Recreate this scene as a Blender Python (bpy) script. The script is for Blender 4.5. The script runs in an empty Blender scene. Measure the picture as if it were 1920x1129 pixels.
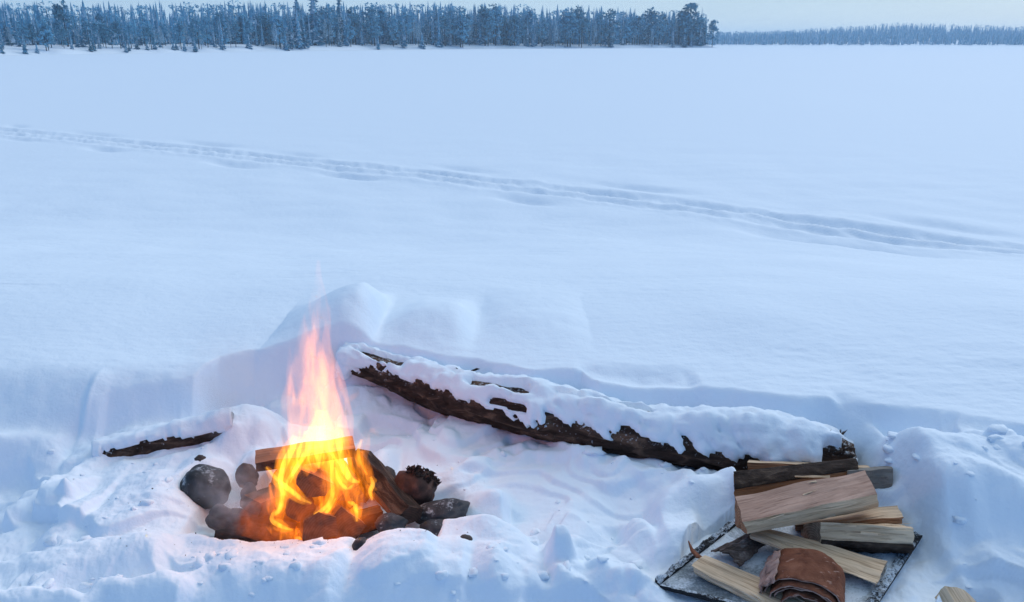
import bpy, math, random
import numpy as np
from mathutils import Vector, Matrix

SC = bpy.context.scene
COL = SC.collection
rng = random.Random(7)
nrg = np.random.default_rng(7)

# ------------------------------------------------------------------ camera
F = 1493.0
PITCH = math.atan(483.5 / F)
CAMZ = 1.25
cam_d = bpy.data.cameras.new('camera')
cam_d.sensor_width = 36.0
cam_d.lens = 36.0 * F / 1920.0
cam_d.clip_start = 0.05
cam_d.clip_end = 12000
cam = bpy.data.objects.new('camera', cam_d)
COL.objects.link(cam)
cam.location = (0, 0, CAMZ)
cam.rotation_euler = (math.pi / 2 - PITCH, 0, 0)
SC.camera = cam

# ------------------------------------------------------------------ sky, sun, exposure
SUN_EL, SUN_AZ = math.radians(14), math.radians(38)
SKY_STRENGTH = 0.1
world = bpy.data.worlds.new('World')
SC.world = world
world.use_nodes = True
wn, wl = world.node_tree.nodes, world.node_tree.links
wn.clear()
w_out = wn.new('ShaderNodeOutputWorld')
w_bg = wn.new('ShaderNodeBackground')
sky = wn.new('ShaderNodeTexSky')
sky.sky_type = 'NISHITA'
sky.sun_disc = False
sky.sun_elevation = SUN_EL
sky.sun_rotation = SUN_AZ
sky.altitude = 200
sky.air_density = 1.0
sky.dust_density = 0.6
sky.ozone_density = 2.5
# even, thin overcast over the dusk sky: paler towards the horizon and the hidden sun, bluer overhead
def w_math(op, a, b):
    n = wn.new('ShaderNodeMath')
    n.operation = op
    for k, v in enumerate((a, b)):
        if isinstance(v, (int, float)):
            n.inputs[k].default_value = v
        else:
            wl.new(v, n.inputs[k])
    return n.outputs[0]


w_tc = wn.new('ShaderNodeTexCoord')
w_sep = wn.new('ShaderNodeSeparateXYZ')
wl.new(w_tc.outputs['Generated'], w_sep.inputs[0])
w_grad = wn.new('ShaderNodeValToRGB')
for el, (p, c) in zip([w_grad.color_ramp.elements[0], w_grad.color_ramp.elements[1], w_grad.color_ramp.elements.new(.12), w_grad.color_ramp.elements.new(.4)],
                      [(0.0, (.62, .76, .95, 1)), (1.0, (.02, .19, .76, 1)), (.12, (.36, .58, .90, 1)), (.4, (.09, .34, .85, 1))]):
    el.position = p
    el.color = c
wl.new(w_sep.outputs[2], w_grad.inputs[0])
w_dot = wn.new('ShaderNodeVectorMath')
w_dot.operation = 'DOT_PRODUCT'
w_dot.inputs[1].default_value = (math.sin(SUN_AZ), math.cos(SUN_AZ), 0)
wl.new(w_tc.outputs['Generated'], w_dot.inputs[0])
# the side away from the hidden sun is a deeper blue
w_tint = wn.new('ShaderNodeMix')
w_tint.data_type = 'RGBA'
w_tint.inputs[6].default_value = (0.28, 0.50, 0.70, 1)
w_tint.inputs[7].default_value = (1.12, 1.09, 0.93, 1)
wl.new(w_math('ADD', w_math('MULTIPLY', w_dot.outputs['Value'], 0.5), 0.5), w_tint.inputs[0])
w_map = wn.new('ShaderNodeMapping')
w_map.inputs['Scale'].default_value = (1.2, 1.2, 12.0)
w_noise = wn.new('ShaderNodeTexNoise')
w_noise.inputs['Scale'].default_value = 2.4
w_noise.inputs['Detail'].default_value = 4
wl.new(w_tc.outputs['Generated'], w_map.inputs['Vector'])
wl.new(w_map.outputs['Vector'], w_noise.inputs['Vector'])
w_mul = wn.new('ShaderNodeVectorMath')
w_mul.operation = 'MULTIPLY'
wl.new(w_grad.outputs[0], w_mul.inputs[0])
wl.new(w_tint.outputs[2], w_mul.inputs[1])
w_gain = wn.new('ShaderNodeVectorMath')
w_gain.operation = 'SCALE'
wl.new(w_mul.outputs[0], w_gain.inputs[0])
wl.new(w_math('MULTIPLY', w_math('ADD', w_math('MULTIPLY', w_noise.outputs['Fac'], 0.16), 0.92), 1 / SKY_STRENGTH), w_gain.inputs['Scale'])
w_mix = wn.new('ShaderNodeMix')
w_mix.data_type = 'RGBA'
w_mix.inputs[0].default_value = 0.95
wl.new(sky.outputs['Color'], w_mix.inputs[6])
wl.new(w_gain.outputs[0], w_mix.inputs[7])
wl.new(w_mix.outputs[2], w_bg.inputs['Color'])
w_bg.inputs['Strength'].default_value = SKY_STRENGTH
wl.new(w_bg.outputs['Background'], w_out.inputs['Surface'])

sun_d = bpy.data.lights.new('sun', 'SUN')
sun_d.energy = 1.3
sun_d.angle = math.radians(45)
sun_d.color = (0.97, 0.97, 1.0)
sun = bpy.data.objects.new('sun', sun_d)
COL.objects.link(sun)
_el = math.radians(36)
sd = Vector((math.sin(SUN_AZ) * math.cos(_el), math.cos(SUN_AZ) * math.cos(_el), math.sin(_el)))
sun.rotation_euler = sd.to_track_quat('Z', 'Y').to_euler()
sun.location = (0, 0, 30)

SC.view_settings.view_transform = 'Standard'
SC.view_settings.look = 'None'
SC.view_settings.exposure = 0.0
SC.view_settings.gamma = 1.0
SC.view_settings.use_curve_mapping = False
SC.render.engine = 'CYCLES'
cy = SC.cycles
cy.use_denoising = True
cy.max_bounces = 8
cy.diffuse_bounces = 4
cy.glossy_bounces = 2
cy.transparent_max_bounces = 12
cy.volume_bounces = 1
cy.volume_step_rate = 0.5
cy.volume_max_steps = 256
cy.sample_clamp_indirect = 0.8

# ------------------------------------------------------------------ helpers
CP, SP = math.cos(PITCH), math.sin(PITCH)


def ray(px, py):
    a, v = (px - 960) / F, -(py - 564.5) / F
    return (a, CP + v * SP, -SP + v * CP)


def W(px, py, z):
    """point of the photograph on the level z"""
    d = ray(px, py)
    t = (z - CAMZ) / d[2]
    return Vector((d[0] * t, d[1] * t, z))


def D(px, py, y):
    """point of the photograph at the distance y"""
    d = ray(px, py)
    t = y / d[1]
    return Vector((d[0] * t, y, CAMZ + d[2] * t))


def tag(o, label=None, cat=None, group=None, kind=None):
    for k, v in (('label', label), ('category', cat), ('group', group), ('kind', kind)):
        if v:
            o[k] = v
    return o


def link(o, parent=None):
    COL.objects.link(o)
    if parent is not None:
        o.parent = parent
    return o


def mesh_np(name, verts, faces, mats, parent=None, smooth=True, mat_idx=None):
    verts = np.asarray(verts, dtype=np.float32)
    me = bpy.data.meshes.new(name)
    if isinstance(faces, np.ndarray):
        k = faces.shape[1]
        me.vertices.add(len(verts))
        me.vertices.foreach_set('co', verts.ravel())
        me.loops.add(faces.size)
        me.loops.foreach_set('vertex_index', faces.astype(np.int32).ravel())
        me.polygons.add(len(faces))
        me.polygons.foreach_set('loop_start', np.arange(0, faces.size, k, dtype=np.int32))
    else:
        me.from_pydata([tuple(map(float, v)) for v in verts], [], faces)
    if not isinstance(mats, (list, tuple)):
        mats = [mats]
    for m in mats:
        me.materials.append(m)
    n = len(me.polygons)
    if mat_idx is not None:
        me.polygons.foreach_set('material_index', np.asarray(mat_idx, dtype=np.int32))
    me.polygons.foreach_set('use_smooth', np.full(n, smooth, dtype=bool))
    me.update(calc_edges=True)
    me.validate()
    o = bpy.data.objects.new(name, me)
    return link(o, parent)


def empty(name, loc=(0, 0, 0)):
    o = bpy.data.objects.new(name, None)
    o.location = loc
    o.empty_display_size = 0.1
    return link(o)


# ---- noise
def _hash(ix, iy, seed):
    h = (ix.astype(np.int64) * 374761393 + iy.astype(np.int64) * 668265263 + seed * 1442695041) & 0xFFFFFFFF
    h = ((h ^ (h >> 13)) * 1274126177) & 0xFFFFFFFF
    h = (h ^ (h >> 16)) & 0xFFFFFFFF
    return h


def _rnd(ix, iy, seed):
    return _hash(ix, iy, seed) / 4294967296.0


def vnoise(x, y, seed=0):
    """gradient noise, about -0.7..0.7"""
    x = np.asarray(x, float)
    y = np.asarray(y, float)
    ix, iy = np.floor(x), np.floor(y)
    fx, fy = x - ix, y - iy
    ux, uy = fx * fx * fx * (fx * (fx * 6 - 15) + 10), fy * fy * fy * (fy * (fy * 6 - 15) + 10)

    def g(dx, dy):
        a = _rnd(ix + dx, iy + dy, seed) * 2 * math.pi
        return np.cos(a) * (fx - dx) + np.sin(a) * (fy - dy)
    return (g(0, 0) * (1 - ux) + g(1, 0) * ux) * (1 - uy) + (g(0, 1) * (1 - ux) + g(1, 1) * ux) * uy


def fbm(x, y, oct=4, seed=0, gain=0.5):
    s, a = 0, 1.0
    for i in range(oct):
        s = s + a * vnoise(x * 2 ** i + 13.7 * i, y * 2 ** i - 7.1 * i, seed + i)
        a *= gain
    return s


def lumps(x, y, seed=0, r=0.95):
    """rounded chunks: domes of random height round jittered points, 0..1"""
    x = np.asarray(x, float)
    y = np.asarray(y, float)
    ix, iy = np.floor(x), np.floor(y)
    best = np.zeros_like(x)
    for dx in (-1, 0, 1):
        for dy in (-1, 0, 1):
            cx, cy_ = ix + dx, iy + dy
            px = cx + 0.15 + 0.7 * _rnd(cx, cy_, seed)
            py = cy_ + 0.15 + 0.7 * _rnd(cx, cy_, seed + 1)
            hh = _rnd(cx, cy_, seed + 2)
            rr = r * (0.55 + 0.45 * _rnd(cx, cy_, seed + 3))
            d2 = ((x - px) ** 2 + (y - py) ** 2) / rr ** 2
            best = np.maximum(best, hh * np.sqrt(np.clip(1 - d2, 0, 1)))
    return best


def sstep(a, b, v):
    t = np.clip((v - a) / (b - a), 0, 1)
    return t * t * (3 - 2 * t)


# ------------------------------------------------------------------ materials
def new_mat(name):
    m = bpy.data.materials.new(name)
    m.use_nodes = True
    nt = m.node_tree
    nt.nodes.clear()
    out = nt.nodes.new('ShaderNodeOutputMaterial')
    return m, nt, out


def node(nt, typ, **kw):
    n = nt.nodes.new(typ)
    for k, v in kw.items():
        if hasattr(n, k) and not k[0].isupper():
            setattr(n, k, v)
        else:
            n.inputs[k].default_value = v
    return n


def noise_node(nt, vec, scale, detail=4, rough=0.55, dist=0.0, stretch=None):
    L = nt.links
    if stretch is not None:
        mp = nt.nodes.new('ShaderNodeMapping')
        mp.inputs['Scale'].default_value = stretch
        L.new(vec, mp.inputs['Vector'])
        vec = mp.outputs['Vector']
    n = nt.nodes.new('ShaderNodeTexNoise')
    n.inputs['Scale'].default_value = scale
    n.inputs['Detail'].default_value = detail
    n.inputs['Roughness'].default_value = rough
    n.inputs['Distortion'].default_value = dist
    L.new(vec, n.inputs['Vector'])
    return n.outputs['Fac']


def ramp(nt, fac, stops):
    r = nt.nodes.new('ShaderNodeValToRGB')
    e = r.color_ramp.elements
    while len(e) < len(stops):
        e.new(0.5)
    for el, (p, c) in zip(e, stops):
        el.position = p
        el.color = (c[0], c[1], c[2], 1) if len(c) == 3 else c
    nt.links.new(fac, r.inputs['Fac'])
    return r.outputs['Color']


def mixc(nt, fac, a, b):
    m = nt.nodes.new('ShaderNodeMix')
    m.data_type = 'RGBA'
    for s, v in ((0, fac), (6, a), (7, b)):
        if isinstance(v, (int, float)):
            m.inputs[s].default_value = v
        elif isinstance(v, tuple):
            m.inputs[s].default_value = (v[0], v[1], v[2], 1)
        else:
            nt.links.new(v, m.inputs[s])
    return m.outputs[2]


def math_n(nt, op, a, b=None, clamp=False):
    m = nt.nodes.new('ShaderNodeMath')
    m.operation = op
    m.use_clamp = clamp
    for i, v in enumerate((a, b)):
        if v is None:
            continue
        if isinstance(v, (int, float)):
            m.inputs[i].default_value = v
        else:
            nt.links.new(v, m.inputs[i])
    return m.outputs[0]


def bump(nt, height, strength, dist):
    b = nt.nodes.new('ShaderNodeBump')
    b.inputs['Strength'].default_value = strength
    b.inputs['Distance'].default_value = dist
    nt.links.new(height, b.inputs['Height'])
    return b.outputs['Normal']


def principled(nt, out, color, rough=0.8, normal=None, spec=0.3):
    p = nt.nodes.new('ShaderNodeBsdfPrincipled')
    if isinstance(color, tuple):
        p.inputs['Base Color'].default_value = (*color[:3], 1)
    else:
        nt.links.new(color, p.inputs['Base Color'])
    if isinstance(rough, (int, float)):
        p.inputs['Roughness'].default_value = rough
    else:
        nt.links.new(rough, p.inputs['Roughness'])
    p.inputs['Specular IOR Level'].default_value = spec
    if normal is not None:
        nt.links.new(normal, p.inputs['Normal'])
    nt.links.new(p.outputs[0], out.inputs['Surface'])
    return p


SNOW = (0.79, 0.87, 0.95)


def snow_mat(name='snow', grain=60.0, fine=0.004):
    m, nt, out = new_mat(name)
    tc = nt.nodes.new('ShaderNodeTexCoord').outputs['Object']
    n1 = noise_node(nt, tc, grain, 5, 0.65)
    n2 = noise_node(nt, tc, 9.0, 4, 0.6)
    h = math_n(nt, 'ADD', math_n(nt, 'MULTIPLY', n1, 0.35), n2)
    c = mixc(nt, n2, (SNOW[0] - .02, SNOW[1] - .015, SNOW[2] - .01), SNOW)
    p = principled(nt, out, c, 0.75, bump(nt, h, 0.55, fine * 3), 0.15)
    return m


def wood_mat(name, light, dark, grain=1.0, streak=0.5):
    """split wood, grain along the local x axis"""
    m, nt, out = new_mat(name)
    tc = nt.nodes.new('ShaderNodeTexCoord').outputs['Object']
    oi = nt.nodes.new('ShaderNodeObjectInfo').outputs['Random']
    add = nt.nodes.new('ShaderNodeVectorMath')
    add.operation = 'ADD'
    cmb = nt.nodes.new('ShaderNodeCombineXYZ')
    sc = math_n(nt, 'MULTIPLY', oi, 13.0)
    nt.links.new(sc, cmb.inputs[0])
    nt.links.new(sc, cmb.inputs[1])
    nt.links.new(tc, add.inputs[0])
    nt.links.new(cmb.outputs[0], add.inputs[1])
    v = add.outputs[0]
    n1 = noise_node(nt, v, 26, 5, 0.6, 0.6, (0.12, 1.0, 1.0))
    n2 = noise_node(nt, v, 150, 3, 0.6, 0.2, (0.05, 1.0, 1.0))
    n3 = noise_node(nt, v, 7, 3, 0.5, 0.4, (0.5, 1, 1))
    c = ramp(nt, n1, [(0.3, dark), (0.62, light)])
    fib = ramp(nt, n2, [(0.32, (0.25, 0.17, 0.11)), (0.5, (1, 1, 1))])
    mul = nt.nodes.new('ShaderNodeMix')
    mul.data_type = 'RGBA'
    mul.blend_type = 'MULTIPLY'
    mul.inputs[0].default_value = streak
    nt.links.new(c, mul.inputs[6])
    nt.links.new(fib, mul.inputs[7])
    c2 = mixc(nt, ramp(nt, n3, [(0.55, (0, 0, 0)), (0.75, (0.5, 0.5, 0.5))]), mul.outputs[2], tuple(0.55 * q for q in dark))
    h = math_n(nt, 'ADD', n1, math_n(nt, 'MULTIPLY', n2, 0.6))
    principled(nt, out, c2, 0.7, bump(nt, h, 0.6, 0.006), 0.25)
    return m


def end_mat(name, light, dark):
    """sawn end: growth rings round a pith off to one side"""
    m, nt, out = new_mat(name)
    tc = nt.nodes.new('ShaderNodeTexCoord').outputs['Object']
    sx = nt.nodes.new('ShaderNodeSeparateXYZ')
    nt.links.new(tc, sx.inputs[0])
    cb = nt.nodes.new('ShaderNodeCombineXYZ')
    nt.links.new(math_n(nt, 'ADD', sx.outputs[1], 0.035), cb.inputs[0])
    nt.links.new(math_n(nt, 'ADD', sx.outputs[2], 0.05), cb.inputs[1])
    wv = nt.nodes.new('ShaderNodeTexWave')
    wv.wave_type = 'RINGS'
    wv.rings_direction = 'SPHERICAL'
    wv.inputs['Scale'].default_value = 42
    wv.inputs['Distortion'].default_value = 1.5
    wv.inputs['Detail'].default_value = 2
    nt.links.new(cb.outputs[0], wv.inputs['Vector'])
    n = noise_node(nt, tc, 60, 4)
    c = mixc(nt, wv.outputs['Fac'], dark, light)
    c = mixc(nt, ramp(nt, n, [(0.45, (0, 0, 0)), (0.7, (.7, .7, .7))]), c, tuple(0.5 * q for q in dark))
    principled(nt, out, c, 0.85, bump(nt, n, 0.4, 0.003), 0.2)
    return m


def bark_mat(name, base, light, frost=0.0, scale=1.0, along=0.25):
    m, nt, out = new_mat(name)
    tc = nt.nodes.new('ShaderNodeTexCoord')
    v = tc.outputs['Object']
    n1 = noise_node(nt, v, 34 * scale, 6, 0.65, 0.8, (along, 1, 1))
    n2 = noise_node(nt, v, 110 * scale, 4, 0.6)
    n3 = noise_node(nt, v, 9 * scale, 4, 0.6, 0.5, (along * 1.6, 1, 1))
    c = ramp(nt, n1, [(0.35, tuple(0.4 * q for q in base)), (0.52, base), (0.7, light)])
    c = mixc(nt, ramp(nt, n3, [(0.55, (0, 0, 0)), (0.72, (.8, .8, .8))]), c, light)
    if frost > 0:
        geo = nt.nodes.new('ShaderNodeNewGeometry')
        sx = nt.nodes.new('ShaderNodeSeparateXYZ')
        nt.links.new(geo.outputs['Normal'], sx.inputs[0])
        up = math_n(nt, 'MULTIPLY', math_n(nt, 'ADD', sx.outputs[2], 0.5), 0.2)
        f = math_n(nt, 'ADD', math_n(nt, 'MULTIPLY', n2, 1.3), math_n(nt, 'MULTIPLY', n3, 0.7))
        f = math_n(nt, 'ADD', f, up)
        fr = ramp(nt, f, [(1.25 / 2 - 0.12 - .28 * frost + .1, (0, 0, 0)), (1.25 / 2 + 0.16 - .2 * frost + .1, (1, 1, 1))])
        f2 = math_n(nt, 'MULTIPLY', f, 0.5)
        fr = ramp(nt, f2, [(0.78 - 0.28 * frost, (0, 0, 0)), (0.92 - 0.2 * frost, (1, 1, 1))])
        c = mixc(nt, fr, c, (0.7, 0.76, 0.82))
    h = math_n(nt, 'ADD', n1, math_n(nt, 'MULTIPLY', n2, 0.4))
    principled(nt, out, c, 0.9, bump(nt, h, 0.9, 0.012), 0.15)
    return m


def stone_mat(name, base, light, frost):
    m, nt, out = new_mat(name)
    tc = nt.nodes.new('ShaderNodeTexCoord').outputs['Object']
    n1 = noise_node(nt, tc, 14, 5, 0.6, 0.4)
    n2 = noise_node(nt, tc, 90, 5, 0.7)
    n3 = noise_node(nt, tc, 7, 5, 0.6, 0.6)
    c = ramp(nt, n1, [(0.35, tuple(.45 * q for q in base)), (0.52, base), (0.72, light)])
    geo = nt.nodes.new('ShaderNodeNewGeometry')
    sx = nt.nodes.new('ShaderNodeSeparateXYZ')
    nt.links.new(geo.outputs['Normal'], sx.inputs[0])
    f = math_n(nt, 'ADD', math_n(nt, 'MULTIPLY', n3, 0.6), math_n(nt, 'MULTIPLY', n2, 0.35))
    f = math_n(nt, 'ADD', f, math_n(nt, 'MULTIPLY', sx.outputs[2], 0.12))
    f = math_n(nt, 'SUBTRACT', f, math_n(nt, 'MULTIPLY', sx.outputs[0], 0.06))
    fr = ramp(nt, f, [(0.78 - .36 * frost, (0, 0, 0)), (0.9 - .3 * frost, (1, 1, 1))])
    c = mixc(nt, fr, c, (0.66, 0.72, 0.78))
    h = math_n(nt, 'ADD', n1, math_n(nt, 'MULTIPLY', n2, 0.4))
    principled(nt, out, c, 0.7, bump(nt, h, 0.6, 0.008), 0.3)
    return m


def plain_mat(name, color, rough=0.9, var=0.35, scale=4.0):
    m, nt, out = new_mat(name)
    tc = nt.nodes.new('ShaderNodeTexCoord').outputs['Object']
    n = noise_node(nt, tc, scale, 3)
    oi = nt.nodes.new('ShaderNodeObjectInfo').outputs['Random']
    f = math_n(nt, 'ADD', math_n(nt, 'MULTIPLY', n, 0.6), math_n(nt, 'MULTIPLY', oi, 0.4))
    c = mixc(nt, f, tuple(q * (1 - var) for q in color), tuple(min(1, q * (1 + var)) for q in color))
    principled(nt, out, c, rough, None, 0.1)
    return m


M = {}
M['snow'] = snow_mat('snow')
M['snow_log'] = snow_mat('snow_on_wood', 90.0, 0.004)
M['pink'] = wood_mat('pink_split_wood', (0.52, 0.33, 0.25), (0.30, 0.17, 0.12))
M['pale'] = wood_mat('pale_split_wood', (0.76, 0.57, 0.39), (0.50, 0.35, 0.22), streak=0.6)
M['orange'] = wood_mat('orange_split_wood', (0.36, 0.17, 0.08), (0.2, 0.08, 0.035))
M['brown'] = wood_mat('brown_split_wood', (0.27, 0.17, 0.12), (0.15, 0.085, 0.055))
M['grey'] = wood_mat('grey_weathered_wood', (0.27, 0.25, 0.22), (0.16, 0.14, 0.12))
M['singed'] = wood_mat('singed_split_wood', (0.23, 0.1, 0.045), (0.10, 0.042, 0.022))
M['char'] = bark_mat('charred_wood', (0.055, 0.034, 0.029), (0.15, 0.085, 0.065))
M['end_pale'] = end_mat('pale_end_grain', (0.42, 0.33, 0.25), (0.28, 0.2, 0.145))
M['end_orange'] = end_mat('orange_end_grain', (0.36, 0.19, 0.1), (0.22, 0.105, 0.055))
M['end_dark'] = end_mat('dark_end_grain', (0.10, 0.058, 0.044), (0.07, 0.042, 0.033))
M['bark'] = bark_mat('dark_bark', (0.045, 0.03, 0.024), (0.14, 0.10, 0.075))
M['bark_log'] = bark_mat('old_log_bark', (0.05, 0.031, 0.023), (0.17, 0.105, 0.07), frost=0.42, scale=0.7, along=0.18)
M['bark_red'] = bark_mat('birch_inner_bark', (0.17, 0.07, 0.04), (0.27, 0.13, 0.085), scale=1.0, along=0.3)
def birch_mat():
    m, nt, out = new_mat('birch_inner_bark')
    tc = nt.nodes.new('ShaderNodeTexCoord').outputs['Object']
    n1 = noise_node(nt, tc, 20, 5, .6, .6)
    n2 = noise_node(nt, tc, 90, 2, .5, .2, (.18, 1.0, 1.0))
    n3 = noise_node(nt, tc, 200, 3, .6)
    c = ramp(nt, n1, [(.3, (.11, .036, .02)), (.55, (.20, .075, .042)), (.75, (.29, .125, .075))])
    c = mixc(nt, ramp(nt, n2, [(.64, (0, 0, 0)), (.70, (.75, .75, .75))]), c, (.42, .25, .19))
    c = mixc(nt, ramp(nt, n2, [(.28, (.8, .8, .8)), (.34, (0, 0, 0))]), c, (.05, .02, .015))
    principled(nt, out, c, .85, bump(nt, math_n(nt, 'ADD', n1, math_n(nt, 'MULTIPLY', n3, .5)), .7, .006), .15)
    return m


M['bark_red'] = birch_mat()
M['bark_pink'] = bark_mat('birch_bark_outside', (0.4, 0.26, 0.22), (0.5, 0.36, 0.31), scale=0.8)
M['bark_flake'] = bark_mat('weathered_bark_flake', (0.12, 0.085, 0.07), (0.35, 0.29, 0.26), scale=1.2, along=0.22)

# ------------------------------------------------------------------ snow ground and frozen lake
LAKE = -0.7

EDGE = [(-900, 790), (-300, 762), (-120, 748), (0, 735), (100, 722), (180, 714), (200, 706), (300, 694), (366, 686), (412, 662),
        (480, 648), (640, 640), (900, 670), (1000, 686), (1090, 690), (1120, 706), (1220, 712), (1300, 717), (1500, 742),
        (1700, 757), (1920, 787), (2300, 835), (2900, 900)]
_e = np.array([[*W(px, py, 0.0)][:2] for px, py in EDGE])
_eo = np.argsort(_e[:, 0])
_e = _e[_eo]


class Crest:
    """a ridge line of snow; its points are given by where it shows and how far it lies"""

    def __init__(s, pts, wf, wb, soft=0.04, amp=1.0, up=False, sm=0.025):
        q = np.array([[*D(a, b, c)] for a, b, c in pts])
        q = q[np.argsort(q[:, 0])]
        xs = np.linspace(q[0, 0], q[-1, 0], 240)
        st = (q[-1, 0] - q[0, 0]) / 239
        k = max(1, int(round(sm / st)))
        ker = np.exp(-0.5 * (np.arange(-3 * k, 3 * k + 1) / k) ** 2)
        ker /= ker.sum()
        out = [xs]
        for c in (1, 2):
            v = np.interp(xs, q[:, 0], q[:, c])
            v = np.concatenate([np.full(3 * k, v[0]), v, np.full(3 * k, v[-1])])
            out.append(np.convolve(v, ker, 'valid'))
        s.p = np.stack(out, 1)
        s.up = up
        s.wf, s.wb, s.soft, s.amp = wf, wb, soft, amp

    def apply(s, x, y, h):
        p = s.p
        m = (x > p[0, 0] - 3 * s.soft) & (x < p[-1, 0] + 3 * s.soft) & (y > p[:, 1].min() - 3 * s.wf) & (y < p[:, 1].max() + 3 * s.wb)
        if not m.any():
            return
        xx, yy, hh = x[m], y[m], h[m]
        y0 = np.interp(xx, p[:, 0], p[:, 1])
        z0 = np.interp(xx, p[:, 0], p[:, 2])
        wob = 0.012 * vnoise(xx * 14, yy * 9, 71)
        d = yy - y0 + wob
        w = np.where(d < 0, s.wf, s.wb)
        pr = np.exp(-(np.abs(d) / (1.15 * w)) ** 2.2)
        fade = sstep(p[0, 0] - s.soft, p[0, 0] + s.soft, xx) * (1 - sstep(p[-1, 0] - s.soft, p[-1, 0] + s.soft, xx))
        dz = z0 - hh + (0.008 if s.up else 0.018) * fbm(xx * 5, yy * 5, 3, 73)
        if s.up:
            dz = np.maximum(dz, 0)
        h[m] = hh + dz * pr * fade * s.amp


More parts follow.
